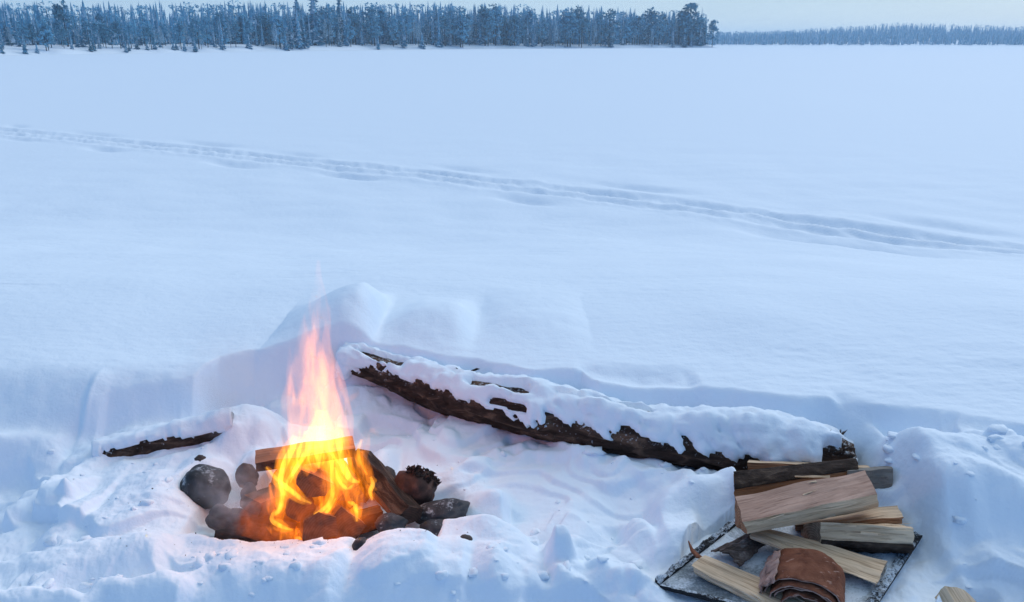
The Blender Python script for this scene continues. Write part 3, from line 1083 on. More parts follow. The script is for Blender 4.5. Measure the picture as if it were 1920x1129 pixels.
def low_variants(seed, levels, per, snow):
    r = random.Random(seed)
    out = []
    for i in range(8):
        if i < 6:
            g = spruce_geo(r, 10, r.uniform(1.2, 1.8), snow, levels, per)
        else:
            g = pine_geo(r, 10, r.uniform(1.5, 2.0), snow, 11, 7, .4)
        v = [tuple(q) for q in g.v]
        f = list(g.f)
        m = list(g.m)
        n = len(v)
        v += [(.12, 0, 0), (-.12, 0, 0), (-.05, 0, 8), (.05, 0, 8), (0, .12, 0), (0, -.12, 0), (0, -.05, 8), (0, .05, 8)]
        f += [(n, n + 1, n + 2, n + 3), (n + 4, n + 5, n + 6, n + 7)]
        m += [2, 2]
        out.append((np.array(v, dtype=np.float32), np.array(f), np.array(m)))
    return out


def back_forest():
    r = random.Random(77)
    low = low_variants(5, 13, 5, .55)
    items = []
    for i in range(1950):
        px = -260 + (1322 + 260) * (i + r.uniform(-.5, .5)) / 1500 if i < 1500 else r.uniform(-880, -255)
        tipf = 1 - float(sstep(1240, 1340, px))
        back = (14 + 70 * r.random()) * (0.15 + .85 * tipf)
        p = shore_at(px)
        y = p.y + back
        x = p.x * (p.y + back * .95) / p.y
        h = float(np.interp(px, [-260, 0, 250, 500, 800, 1100, 1330], [6.2, 7.0, 7.8, 9.8, 12.0, 12.8, 12.0])) * (.68 + .5 * r.random() ** 1.3) * (1 + back * .0022)
        v, f, m = r.choice(low)
        s = h / 10
        items.append((v, f, m, x, y, LAKE + land_rise(back) - .2, s * r.uniform(.8, 1.2), s, r.random() * 6.28))
    joined('wood_behind', items, [M['needle'], M['clump'], M['trunk']], 0)
    low2 = low_variants(9, 7, 4, .15)
    items = []
    for i in range(3600):
        px = 1180 + (2480 - 1180) * (i + r.random()) / 3600
        t = r.random() ** 1.2
        y = far_shore_y(px) + 2 + t * 330
        hh = float(np.interp(px, HILL_PX, HILL_H)) - 6
        tt = (y - far_shore_y(px) + 6) / 420
        z = LAKE - .2 + 1.2 + hh * float(sstep(0.1, .75, tt))
        h = r.uniform(6.5, 10.5) + 2.5 * t
        if t < .03:
            h *= r.uniform(.5, .9)
        v, f, m = r.choice(low2)
        s = h / 10
        items.append((v, f, m, fx(px, y), y, z - .3, s * r.uniform(.9, 1.4), s, r.random() * 6.28))
    joined('far_forest', items, [M['needle'], M['clump'], M['trunk']], 0)


back_forest()

# ------------------------------------------------------------------ haze
def build_haze():
    x, y0, y1, z0, z1 = 7600, -60, 2700, -3.0, 34.0
    V = [(-x, y0, z0), (x, y0, z0), (x, y1, z0), (-x, y1, z0), (-x, y0, z1), (x, y0, z1), (x, y1, z1), (-x, y1, z1)]
    Fc = [(0, 3, 2, 1), (4, 5, 6, 7), (0, 1, 5, 4), (1, 2, 6, 5), (2, 3, 7, 6), (3, 0, 4, 7)]
    m, nt, out = new_mat('cold_air')
    pv = nt.nodes.new('ShaderNodeVolumePrincipled')
    pv.inputs['Color'].default_value = (0.70, 0.87, 1.0, 1)
    pv.inputs['Density'].default_value = 0.00045
    pv.inputs['Anisotropy'].default_value = 0.0
    nt.links.new(pv.outputs[0], out.inputs['Volume'])
    o = mesh_np('haze', V, Fc, m, smooth=False)
    tag(o, kind='stuff')


build_haze()


# ------------------------------------------------------------------ logs and firewood
def frame(A, B, roll=0.0):
    ax = (B - A).normalized()
    up = Vector((0, 0, 1))
    if abs(ax.z) > .93:
        up = Vector((0, 1, 0))
    side = up.cross(ax).normalized()      # local y
    up = ax.cross(side).normalized()      # local z
    if roll:
        q = Matrix.Rotation(roll, 3, ax)
        side, up = q @ side, q @ up
    m = Matrix((ax, side, up)).transposed().to_4x4()
    m.translation = (A + B) / 2
    return m


def billet(name, PA, PB, edge_m, mats, end_m, nseg=14, jit=0.0022, seed=0, sub=3, sag=None):
    """split piece of wood between two end polygons of world points; returns the object (local x along the grain)
    edge_m: index of material for each edge; end_m: (index, index)"""
    r = random.Random(seed)
    n = len(PA)
    A = sum(PA, Vector()) / n
    B = sum(PB, Vector()) / n
    Mx = frame(A, B)
    inv = Mx.inverted()
    la = [inv @ p for p in PA]
    lb = [inv @ p for p in PB]
    # refine the outline
    ra, rb, em = [], [], []
    for i in range(n):
        for k in range(sub):
            t = k / sub
            if k == 0:
                t = 0.04
            ra.append(la[i].lerp(la[(i + 1) % n], t))
            rb.append(lb[i].lerp(lb[(i + 1) % n], t))
            em.append(edge_m[i])
    K = len(ra)
    V, Fc, mi = [], [], []
    ph = [r.uniform(0, 100) for _ in range(K)]
    for s in range(nseg + 1):
        t = s / nseg
        for k in range(K):
            p = ra[k].lerp(rb[k], t)
            a = float(vnoise(np.array([t * 4 + ph[k]]), np.array([k * 3.3]), seed))
            b = float(vnoise(np.array([t * 3]), np.array([k * .35 + 5]), seed + 3))
            off = Vector((0, jit * (a + 1.5 * b) * 1.6, jit * (b - a) * 1.6))
            if s in (0, nseg):
                off += Vector((r.uniform(-1, 1) * jit * .8, 0, 0))
            V.append(p + off)
    for s in range(nseg):
        for k in range(K):
            a, b = s * K + k, s * K + (k + 1) % K
            Fc.append((a, b, b + K, a + K))
            mi.append(em[k])
    ca = len(V)
    V.append(sum((V[k] for k in range(K)), Vector()) / K)
    V.append(sum((V[nseg * K + k] for k in range(K)), Vector()) / K)
    for k in range(K):
        Fc.append(((k + 1) % K, k, ca))
        mi.append(end_m[0])
        Fc.append((nseg * K + k, nseg * K + (k + 1) % K, ca + 1))
        mi.append(end_m[1])
    o = mesh_np(name, V, Fc, mats, smooth=False, mat_idx=mi)
    me = o.data
    # outward normals
    import bmesh
    bm = bmesh.new()
    bm.from_mesh(me)
    bmesh.ops.recalc_face_normals(bm, faces=bm.faces)
    bm.to_mesh(me)
    bm.free()
    o.matrix_world = Mx
    return o, (ra, rb, K, sub)


def bark_skin(parent, A0, A1, B0, B1, thick=0.008, bulge=0.012, mat=None, seed=0, out_dir=None):
    """bark part on the side of a billet given by world corners (A0,A1 at one end; B0,B1 at the other)"""
    inv = parent.matrix_world.inverted()
    a0, a1, b0, b1 = [inv @ p for p in (A0, A1, B0, B1)]
    od = (inv.to_3x3() @ out_dir).normalized()
    nx, ny = 26, 9
    V = []
    for lay in (1, 0):
        for i in range(nx + 1):
            s = i / nx
            for j in range(ny + 1):
                t = j / ny
                p = a0.lerp(a1, t).lerp(b0.lerp(b1, t), s)
                bl = bulge * math.sin(math.pi * t)
                nz = float(fbm(np.array([s * 9 + seed]), np.array([t * 5]), 3, 100 + seed))
                if lay:
                    p = p + od * (bl + thick * (0.8 + 0.9 * nz))
                else:
                    p = p + od * (bl * .6 - 0.004)
                e = 0.006 * nz
                if i in (0, nx):
                    p = p + Vector((e * (1 if i else -1), 0, 0))
                V.append(p)
    N = (nx + 1) * (ny + 1)
    Fc = []
    w = ny + 1
    for i in range(nx):
        for j in range(ny):
            a = i * w + j
            Fc.append((a, a + 1, a + 1 + w, a + w))
            b = a + N
            Fc.append((b, b + w, b + 1 + w, b + 1))
    for i in range(nx):
        for j in (0, ny):
            a = i * w + j
            q = (a, a + w, a + w + N, a + N)
            Fc.append(q if j == 0 else q[::-1])
    for j in range(ny):
        for i in (0, nx):
            a = i * w + j
            q = (a, a + N, a + 1 + N, a + 1)
            Fc.append(q if i == 0 else q[::-1])
    o = mesh_np('bark', V, Fc, mat or M['bark'], parent)
    return o


# ---- the big log behind the fire
def big_log():
    # axis: where the middle of the log shows, distance, radius
    pts = [(642, 671, 3.22, .046), (672, 680, 3.2, .052), (720, 697, 3.15, .06), (800, 728, 3.03, .072), (880, 752, 2.93, .086), (980, 770, 2.85, .088), (1100, 798, 2.77, .092),
           (1250, 826, 2.67, .095), (1380, 840, 2.61, .096), (1500, 850, 2.57, .09), (1560, 860, 2.55, .075), (1594, 866, 2.54, .06)]
    P = [D(a, b, c) for a, b, c, _ in pts]
    R = [q[3] for q in pts]
    root = empty('fallen_log', (P[5].x, P[5].y, P[5].z - .09))
    root_m = Matrix.Translation(root.location)
    tag(root, 'long dark snow-topped log lying behind the campfire and the firewood', 'log')
    # resample
    d = [0]
    for i in range(1, len(P)):
        d.append(d[-1] + (P[i] - P[i - 1]).length)
    ns, na = 220, 64
    s = np.linspace(0, d[-1], ns)
    X = np.interp(s, d, [p.x for p in P])
    Y = np.interp(s, d, [p.y for p in P])
    Z = np.interp(s, d, [p.z for p in P])
    for arr in (X, Y, Z):
        k = np.ones(13) / 13
        pad = np.concatenate([np.full(6, arr[0]), arr, np.full(6, arr[-1])])
        # keep the slope at the ends
        pad[:6] = arr[0] - (arr[1] - arr[0]) * np.arange(6, 0, -1)
        pad[-6:] = arr[-1] + (arr[-1] - arr[-2]) * np.arange(1, 7)
        arr[:] = np.convolve(pad, k, 'valid')
    Rr = np.interp(s, d, R)
    T = np.stack([np.gradient(X), np.gradient(Y), np.gradient(Z)], 1)
    T /= np.linalg.norm(T, axis=1)[:, None]
    up = np.array([0, 0, 1.0])
    S = np.cross(up, T)          # sideways, away from camera (T runs to +x)
    S /= np.linalg.norm(S, axis=1)[:, None]
    U = np.cross(T, S)
    th = np.linspace(0, 2 * math.pi, na, endpoint=False)   # 0 = up, + towards the camera
    SS, TH = np.meshgrid(s, th, indexing='ij')

    def ring(rad):
        c, q = np.cos(TH)[..., None], np.sin(TH)[..., None]
        base = np.stack([X, Y, Z], 1)[:, None, :]
        return base + rad[..., None] * (c * U[:, None, :] - q * S[:, None, :])
    # periodic noise round the log through two circles
    cx, sx_ = np.cos(TH), np.sin(TH)

    def pn(fs, fa, seed, o=4):
        return fbm(SS * fs + cx * fa, SS * fs * .37 + sx_ * fa + 7, o, seed)
    rad = Rr[:, None] * (1 + 0.10 * pn(2.2, .8, 201, 2)) + 0.010 * pn(7, 3.2, 205) + 0.006 * np.sign(pn(9, 5, 208)) * np.abs(pn(9, 5, 208)) ** .5
    # flaked-off strips low on the camera side
    strip = sstep(.12, .2, vnoise(SS * 4.2, TH * 5.5, 215))
    low = sstep(1.5, 1.9, TH) * (1 - sstep(2.6, 3.2, TH))
    rad = rad - 0.014 * strip * low
    V = ring(rad).reshape(-1, 3) - np.array(root.location)

    def tube_faces(o=0):
        i = np.arange(ns - 1)[:, None] * na
        j = np.arange(na)[None, :]
        a = (i + j).ravel()
        b = (i + (j + 1) % na).ravel()
        return [(int(q), int(w), int(w + na), int(q + na)) for q, w in zip(a, b)]
    Fc = tube_faces()
    # ends
    nv = len(V)
    c0, c1 = V[:na].mean(0), V[-na:].mean(0)
    Vt = np.vstack([V, c0, c1])
    for j in range(na):
        Fc.append(((j + 1) % na, j, nv))
        Fc.append(((ns - 1) * na + j, (ns - 1) * na + (j + 1) % na, nv + 1))
    mesh_np('trunk', Vt, Fc, M['bark_log'], root)
    # snow lying on the log
    f = SS / d[-1]
    tt = np.where(TH > math.pi, TH - 2 * math.pi, TH)     # -pi..pi, + = camera side
    thick = np.interp(f, [0, .04, .1, .25, .4, .55, .7, .76, .82, .9, .96, 1], [.02, .03, .022, .032, .034, .026, .020, .032, .046, .044, .030, .012])
    drop = np.interp(f, [0, .08, .2, .35, .5, .62, .70, .74, .85, .94, 1], [1.45, .95, 1.0, 1.1, 1.15, 1.0, .88, 1.1, 1.3, 1.25, 1.0])
    edge = drop + 0.1 + 0.28 * pn(26, 2.2, 224, 3) + 0.65 * pn(10, 1.0, 221, 4) + 0.5 * pn(2.6, .6, 231, 2)
    edge = edge + 2.2 * (1 - sstep(.015, .045, f))
    prof = np.where(tt > 0, np.clip(1 - (tt / np.maximum(edge, .2)) ** 2, -1, 1), np.clip(1 - (tt / 1.9) ** 2, -1, 1))
    t = thick * np.sign(prof) * np.abs(prof) ** 0.75
    # bare patches seen along the top
    for (fc, wf, tc_, wt) in ((.095, .05, .12, .30), (.37, .055, .10, .26), (.60, .05, .0, .14), (.40, .03, .95, .12), (.30, .02, -.75, .2), (.965, .02, .95, .35), (.99, .015, .3, .5)):
        t = t - 0.13 * np.exp(-((f - fc) / wf) ** 4 - ((tt - tc_ - .15 * pn(6, 1, 260, 2)) / wt) ** 4)
    t = t + (0.024 * lumps(SS * 9 + 3, TH * 1.5, 241) + 0.012 * lumps(SS * 24, TH * 3.4, 244) + 0.010 * pn(4, 1, 246, 2) + 0.007 * pn(20, 2, 247, 3)) * (t > -.004) - 0.010
    t = np.where(t < 0, -0.02, t)
    V2 = ring(np.maximum(rad, Rr[:, None]) + t).reshape(-1, 3) - np.array(root.location)
    Fc2 = tube_faces()
    o2 = mesh_np('snow_cover', np.vstack([V2, V2[:na].mean(0), V2[-na:].mean(0)]), Fc2 + [((j + 1) % na, j, nv) for j in range(na)] + [((ns - 1) * na + j, (ns - 1) * na + (j + 1) % na, nv + 1) for j in range(na)], M['snow_log'], root)
    # frosted splinters at the right-hand end
    r = random.Random(3)
    base = np.stack([X, Y, Z], 1)[-6] - np.array(root.location)
    V3, F3 = [], []
    for i in range(46):
        a = r.uniform(-1.2, 1.9)
        rr = r.uniform(.04, .1)
        p = Vector(base) + Vector(U[-6]) * rr * math.cos(a) - Vector(S[-6]) * rr * math.sin(a) + Vector(T[-6]) * r.uniform(-.08, .015)
        dr = (Vector(U[-6]) * math.cos(a) - Vector(S[-6]) * math.sin(a) + Vector(T[-6]) * r.uniform(.2, 1.0)).normalized() * r.uniform(.02, .045)
        q = dr.orthogonal().normalized() * .006
        q2 = dr.cross(q).normalized() * .006
        n = len(V3)
        V3 += [p + q, p + q2, p - q, p - q2, p + dr]
        F3 += [(n, n + 1, n + 4), (n + 1, n + 2, n + 4), (n + 2, n + 3, n + 4), (n + 3, n, n + 4)]
    tag(mesh_np('frost_splinters', V3, F3, M['bark_log'], root), kind='stuff')
    # small dead stub on top
    b = D(868, 690, 2.98) - root.location
    V4 = [b + Vector(q) for q in ((-.012, 0, -.03), (.012, 0, -.03), (.0, .012, -.03), (.055, 0, .0), (.07, 0, -.004), (.06, .01, -.01), (-.03, 0, .004), (-.028, .006, .0), (-.026, 0, -.003))]
    F4 = [(0, 1, 4, 3), (1, 2, 5, 4), (2, 0, 3, 5), (3, 4, 5), (0, 1, 7, 6), (1, 2, 8, 7), (2, 0, 6, 8), (6, 7, 8)]
    mesh_np('stub', V4, F4, M['bark'], root)


big_log()


def small_log():
    pts = [(185, 856, 2.66, .045), (215, 848, 2.66, .046), (300, 825, 2.7, .044), (385, 803, 2.74, .045), (425, 796, 2.76, .04), (440, 794, 2.77, .03)]
    P = [D(a, b, c) for a, b, c, _ in pts]
    A, B = P[0], P[-1]
    root = empty('buried_log', (A + B) / 2)
    tag(root, 'thin log almost buried in snow left of the campfire', 'log')
    ns, na = 90, 28
    V1, V2 = [], []
    Fc = []
    ax = (B - A)
    L = ax.length
    axn = ax.normalized()
    side = Vector((0, 0, 1)).cross(axn).normalized()
    up = axn.cross(side)
    for i in range(ns):
        t = i / (ns - 1)
        c = A + ax * t - root.location
        for j in range(na):
            a = 2 * math.pi * j / na
            tt = a if a < math.pi else a - 2 * math.pi
            n1 = float(fbm(np.array([t * 5]), np.array([2.2 * math.cos(a)]), 3, 301) + fbm(np.array([t * 5 + 40]), np.array([2.2 * math.sin(a)]), 3, 304))
            r = .045 + .006 * n1
            dirv = up * math.cos(a) - side * math.sin(a)
            V1.append(c + dirv * r)
            n2 = float(fbm(np.array([t * 7]), np.array([1.6 * math.cos(a)]), 4, 311))
            edge = .98 + .4 * n2 + (0.5 if t > .62 else 0) + (.8 if t < .06 else 0)
            p = max(-1, min(1, 1 - (tt / edge) ** 2)) if tt > 0 else max(-1, 1 - (tt / 2.4) ** 2)
            th = .018 * (1 if p > 0 else -1) * abs(p) ** .55 + .007 * n1 + .008 * n2
            V2.append(c + dirv * (r + (th if th > 0 else -.012)))
    for i in range(ns - 1):
        for j in range(na):
            a, b = i * na + j, i * na + (j + 1) % na
            Fc.append((a, b, b + na, a + na))
    cap = [tuple(range(na))[::-1], tuple(range((ns - 1) * na, ns * na))]
    mesh_np('trunk', V1, Fc + cap, M['bark_log'], root)
    mesh_np('snow_cover', V2, Fc + cap, M['snow_log'], root)


small_log()


# ---- stones
def ico(sub=4):
    import bmesh
    bm = bmesh.new()
    bmesh.ops.create_icosphere(bm, subdivisions=sub, radius=1)
    V = np.array([v.co[:] for v in bm.verts])
    Fc = np.array([[v.index for v in f.verts] for f in bm.faces])
    bm.free()
    return V, Fc


ICO = ico(4)


def stone(px, py, y, rx, ry, rz, label, mat, seed, rot=0.0, rough=.16, flat=0.0):
    V, Fc = ICO
    c = D(px, py, y)
    n = fbm(V[:, 0] * 1.3 + seed, V[:, 1] * 1.3 + V[:, 2] * .9, 3, seed) + fbm(V[:, 2] * 1.4 - seed, V[:, 0] * .7 + V[:, 1], 3, seed + 5)
    q = V * (1 + rough * n)[:, None]
    fine = fbm(V[:, 0] * 6 + seed, V[:, 1] * 6 + V[:, 2] * 5, 3, seed + 9)
    q = q * (1 + .03 * fine)[:, None]
    q = q * np.array([rx, ry, rz])
    cr, sr = math.cos(rot), math.sin(rot)
    x = q[:, 0] * cr - q[:, 2] * sr
    z = q[:, 0] * sr + q[:, 2] * cr
    q[:, 0], q[:, 2] = x, z
    o = mesh_np('stone', q, Fc, mat)
    o.location = c
    tag(o, label, 'stone', 'stones round the campfire')
    return o


M['stone_dark'] = stone_mat('dark_wet_stone', (0.035, 0.04, 0.045), (0.10, 0.105, 0.11), .58)
M['stone_red'] = stone_mat('sooty_red_stone', (0.06, 0.028, 0.021), (0.18, 0.085, 0.06), .0)
M['stone_brown'] = stone_mat('sooty_brown_stone', (0.06, 0.045, 0.042), (0.13, 0.095, 0.085), .05)
M['stone_frost'] = stone_mat('frosted_stone', (0.04, 0.042, 0.05), (0.11, 0.1, 0.1), .5)

px2m = lambda n, d: n * d / F
stone(385, 914, 2.42, .087, .085, .073, 'big dark rounded stone with frost on its left side, left of the fire', M['stone_dark'], 1, -.25, .1)
stone(376, 868, 2.56, .026, .025, .03, 'small dark stone just behind the big rounded stone', M['stone_brown'], 2)
stone(467, 926, 2.36, .025, .03, .04, 'small upright stone at the left edge of the fire', M['stone_brown'], 3)
stone(463, 893, 2.45, .036, .035, .05, 'brownish stone in the smoke behind the small upright stone', M['stone_brown'], 4)
stone(412, 972, 2.25, .042, .04, .042, 'sooty stone with a pinkish face below the big rounded stone', M['stone_brown'], 5, .3)
s6 = stone(778, 918, 2.36, .076, .07, .072, 'reddish sooty stone with a charred crust on top, right of the fire', M['stone_red'], 6, .2)
stone(826, 958, 2.27, .095, .06, .032, 'flat dark stone dusted with frost, right of the reddish stone', M['stone_frost'], 7, .18, .2)
stone(684, 1050, 2.035, .045, .05, .075, 'frosted stone half buried in the snow mound in front of the fire', M['stone_frost'], 8, .1)
stone(872, 1020, 2.06, .032, .03, .026, 'small dark stone poking out of the snow at the right of the fire', M['stone_brown'], 9)
stone(733, 982, 2.15, .05, .04, .03, 'frosted stone at the right end of the bark-edged log in the fire', M['stone_frost'], 10)
stone(820, 992, 2.17, .055, .04, .025, 'low frosted stone just below the flat dark stone', M['stone_frost'], 11)
stone(722, 893, 2.52, .04, .04, .035, 'dark stone behind the leaning log at the right of the fire', M['stone_brown'], 12)


def crust():
    """charred crust of twigs on the reddish stone: a part of it"""
    r = random.Random(5)
    V, Fc = [], []
    for i in range(130):
        a = r.uniform(-.3, 1.25)
        b = r.uniform(-.9, .9)
        d = Vector((math.sin(a) * math.cos(b), -abs(math.sin(b)) * .6 + .2 * r.random(), math.cos(a)))
        p = Vector((d.x * .078, d.y * .07, d.z * .072))
        s = r.uniform(.004, .011)
        n = len(V)
        pts = [Vector((r.gauss(0, 1), r.gauss(0, 1), r.gauss(0, 1))).normalized() * s * r.uniform(.6, 1.4) for _ in range(4)]
        V += [p + d * r.uniform(0, .016) + q for q in pts]
        Fc += [(n, n + 1, n + 2), (n, n + 2, n + 3), (n, n + 3, n + 1), (n + 1, n + 3, n + 2)]
    tag(mesh_np('charred_crust', V, Fc, M['char'], s6, smooth=False), kind='stuff')


crust()


# ---- burning wood
def fire_log(A, B, poly, roll, mats, edge_m, end_m, label, seed, bark_edge=None, cat='firewood', rB=1.0):
    Mx = frame(A, B, roll)
    h = (B - A).length / 2
    PA = [Mx @ Vector((-h, a, b)) for a, b in poly]
    PB = [Mx @ Vector((h, a * rB, b * rB)) for a, b in poly]
    o, _ = billet('burning_log', PA, PB, edge_m, mats, end_m, seed=seed, jit=.003)
    tag(o, label, cat, 'wood burning in the campfire')
    if bark_edge is not None:
        i, j = bark_edge, (bark_edge + 1) % len(poly)
        c = Vector((0, (poly[i][0] + poly[j][0]) / 2, (poly[i][1] + poly[j][1]) / 2))
        od = (Mx.to_3x3() @ c).normalized()
        bark_skin(o, PA[i], PA[j], PB[i], PB[j], .007, .012, M['char'], seed, od)
    return o


fm = [M['singed'], M['char'], M['end_dark'], M['brown']]
WEDGE = [(-.05, -.028), (.045, -.032), (.035, .028), (-.045, .034)]
TRI = [(-.05, -.03), (.05, -.025), (.0, .05)]
HALF = [(-.055, .01), (-.03, -.045), (.025, -.05), (.058, -.005), (.045, .05)]
fire_log(D(480, 866, 2.30), D(664, 838, 2.40), [(-.036, -.014), (.034, -.022), (.04, .017), (-.03, .02)], .2, fm, [1, 0, 3, 1], (2, 0), 'split log lying across the top of the fire, its grey end to the left', 11, None)
fire_log(D(592, 905, 2.20), D(570, 862, 2.55), [(-.058, -.012), (-.025, -.048), (.03, -.042), (.058, .005), (.045, .05)], 0, fm, [1, 1, 1, 0, 0], (2, 2), 'thick log with a dark round end facing out of the middle of the fire', 12)
fire_log(D(672, 858, 2.5), D(768, 968, 2.2), [(-.04, -.03), (.04, -.03), (.05, .01), (.0, .04), (-.045, .015)], 0, [M['brown'], M['char'], M['end_dark'], M['bark']], [3, 3, 3, 3, 0], (2, 2), 'brown bark-covered log leaning at the right side of the fire', 13)
fire_log(D(563, 952, 2.18), D(555, 918, 2.5), [(-.045, 0), (-.03, -.034), (.01, -.044), (.042, -.02), (.042, .02), (.01, .044), (-.03, .036)], 0, fm, [1] * 7, (2, 2), 'charred round log end low in the left of the fire', 14)
fire_log(D(600, 992, 2.09), D(585, 962, 2.4), [(-.055, -.03), (.055, -.035), (.045, .03), (.0, .05), (-.05, .025)], 0, fm, [1, 1, 1, 0, 0], (2, 2), 'split log end at the bottom centre of the fire', 15)
fire_log(D(662, 925, 2.24), D(638, 880, 2.5), TRI, .2, fm, [1, 0, 0], (2, 2), 'log with a three-cornered end at the right of the fire', 16)
fire_log(W(560, 1006, -.27), W(716, 966, -.25), [(-.05, -.03), (.045, -.03), (.05, .02), (-.04, .028)], -.25, [M['singed'], M['char'], M['end_dark'], M['brown']], [1, 1, 3, 1], (2, 3), 'flat split log with a pale face at the front right of the fire', 17, 1)
fire_log(W(420, 985, -.265), W(560, 1002, -.27), [(-.065, -.045), (.06, -.045), (.065, .02), (.0, .05), (-.06, .02)], .1, fm, [1, 1, 1, 1, 1], (2, 2), 'thick charred log in the smoke at the front left of the fire', 18)
fire_log(D(470, 946, 2.24), D(540, 922, 2.38), [(-.045, -.025), (.045, -.025), (.04, .02), (-.04, .022)], .1, fm, [1, 1, 0, 1], (2, 2), 'short split log glowing orange at the left of the fire', 19)
fire_log(D(612, 850, 2.48), D(640, 962, 2.3), WEDGE, .5, fm, [0, 1, 0, 0], (0, 2), 'upright split log standing in the heart of the fire', 20)
fire_log(D(540, 880, 2.5), D(520, 965, 2.28), WEDGE, .9, fm, [0, 0, 1, 0], (0, 2), 'split log leaning inside the left of the fire', 21)
fire_log(D(655, 985, 2.14), D(625, 950, 2.4), HALF, .4, fm, [1, 1, 1, 0, 0], (2, 2), 'round-backed log low at the right centre of the fire', 22)


fire_log(D(535, 893, 2.56), D(695, 905, 2.52), [(-.05, -.06), (.05, -.06), (.05, .03), (.0, .055), (-.05, .035)], 0, fm, [1, 1, 0, 0, 1], (2, 2), 'blackened log at the back of the fire behind the upright one', 23)
fire_log(D(575, 930, 2.45), D(665, 935, 2.42), WEDGE, .3, fm, [1, 1, 0, 1], (2, 2), 'short glowing log crosswise deep inside the fire', 24)


# ---- flames
def flame_mat(name, strength, scale=(1, 1, 1), lo=.38, hi=.62, seed=0.0, color=(1.0, 0.27, 0.018), base=.12):
    m, nt, out = new_mat(name)
    tc = nt.nodes.new('ShaderNodeTexCoord').outputs['Object']
    mp = nt.nodes.new('ShaderNodeMapping')
    mp.inputs['Location'].default_value = (seed, seed * .7, seed * .3)
    mp.inputs['Scale'].default_value = scale
    nt.links.new(tc, mp.inputs['Vector'])
    n = nt.nodes.new('ShaderNodeTexNoise')
    n.inputs['Scale'].default_value = 1.0
    n.inputs['Detail'].default_value = 2.5
    n.inputs['Roughness'].default_value = .5
    n.inputs['Distortion'].default_value = .9
    nt.links.new(mp.outputs[0], n.inputs['Vector'])
    mr = nt.nodes.new('ShaderNodeMapRange')
    mr.interpolation_type = 'SMOOTHSTEP'
    mr.inputs['From Min'].default_value = lo
    mr.inputs['From Max'].default_value = hi
    mr.inputs['To Min'].default_value = base * strength
    mr.inputs['To Max'].default_value = strength
    nt.links.new(n.outputs['Fac'], mr.inputs['Value'])
    e = nt.nodes.new('ShaderNodeEmission')
    e.inputs['Color'].default_value = (*color, 1)
    nt.links.new(mr.outputs['Result'], e.inputs['Strength'])
    nt.links.new(e.outputs[0], out.inputs['Volume'])
    try:
        m.cycles.volume_step_rate = .5
    except Exception:
        pass
    return m


FLAME = empty('campfire_flames', (PIT.x, PIT.y, -0.28))
tag(FLAME, 'tall orange and yellow flames rising from the burning logs', 'fire')


def tongue(pts, y, mat, depth=.6, yoff=0.0, nr=26, na=14, name='flame_tongue', lean=0.0):
    """closed tube along points (column, row, width) at the distance y"""
    t = np.linspace(0, 1, len(pts))
    tt = np.linspace(0, 1, nr)

    def cr(vals):
        # smooth interpolation
        v = np.array(vals, float)
        m = np.gradient(v, t)
        out = []
        for q in tt:
            i = min(len(t) - 2, max(0, int(np.searchsorted(t, q) - 1)))
            h = t[i + 1] - t[i]
            s = (q - t[i]) / h
            a, b = v[i], v[i + 1]
            out.append((2 * s ** 3 - 3 * s ** 2 + 1) * a + (s ** 3 - 2 * s ** 2 + s) * h * m[i] + (-2 * s ** 3 + 3 * s ** 2) * b + (s ** 3 - s ** 2) * h * m[i + 1])
        return np.array(out)
    px, py, wd = cr([p[0] for p in pts]), cr([p[1] for p in pts]), cr([p[2] for p in pts])
    V, Fc = [], []
    C = [D(px[i], py[i], y + lean * tt[i]) for i in range(nr)]
    dirs = [(C[min(nr - 1, i + 1)] - C[max(0, i - 1)]) for i in range(nr)]
    lens = [max(1e-6, v.length) for v in dirs]
    dirs = [v.normalized() for v in dirs]
    # a tube must stay thinner than its bend, else it folds through itself
    rad = []
    for i in range(nr):
        kap = max((dirs[min(nr - 1, i + k)] - dirs[max(0, i - k)]).length / max(1e-6, (C[min(nr - 1, i + k)] - C[max(0, i - k)]).length) for k in (1, 2))
        rad.append(min(max(.0006, px2m(max(.4, wd[i]), 2.6) / 2), .5 / max(kap, 1e-3)))
    sm = rad[:]
    for _ in range(3):
        sm = [min(rad[i], (sm[max(0, i - 1)] + sm[i] + sm[min(nr - 1, i + 1)]) / 3) for i in range(nr)]
    for i in range(nr):
        c = C[i] - FLAME.location
        d = dirs[i]
        side = Vector((0, 1, 0)).cross(d).normalized()
        dep = d.cross(side)
        r = sm[i]
        for k in range(na):
            an = 2 * math.pi * k / na
            V.append(c + side * (r * math.cos(an)) + dep * (r * depth * math.sin(an)))
    for i in range(nr - 1):
        for k in range(na):
            a, b = i * na + k, i * na + (k + 1) % na
            Fc.append((a, b, b + na, a + na))
    Fc.append(tuple(range(na))[::-1])
    Fc.append(tuple(range((nr - 1) * na, nr * na)))
    return mesh_np(name, V, Fc, mat, FLAME)


FM_out = flame_mat('flame_outer', 9.0, (26, 26, 6), .40, .64, 1.0, base=.1)
FM_mid = flame_mat('flame_middle', 10.0, (34, 34, 7), .42, .60, 5.0, base=.05)
FM_core = flame_mat('flame_core', 13.0, (40, 40, 8), .34, .62, 9.0)
FM_halo = flame_mat('flame_strand_glow', 25.0, (52, 52, 14), .30, .62, 3.0, (1, .30, .015), .15)
FM_strand = flame_mat('flame_strand', 85.0, (56, 56, 15), .28, .60, 3.0, (1, .47, .04), .25)
FM_low = flame_mat('flame_low', 36.0, (44, 44, 11), .44, .64, 14.0, (1, .24, .010), .10)

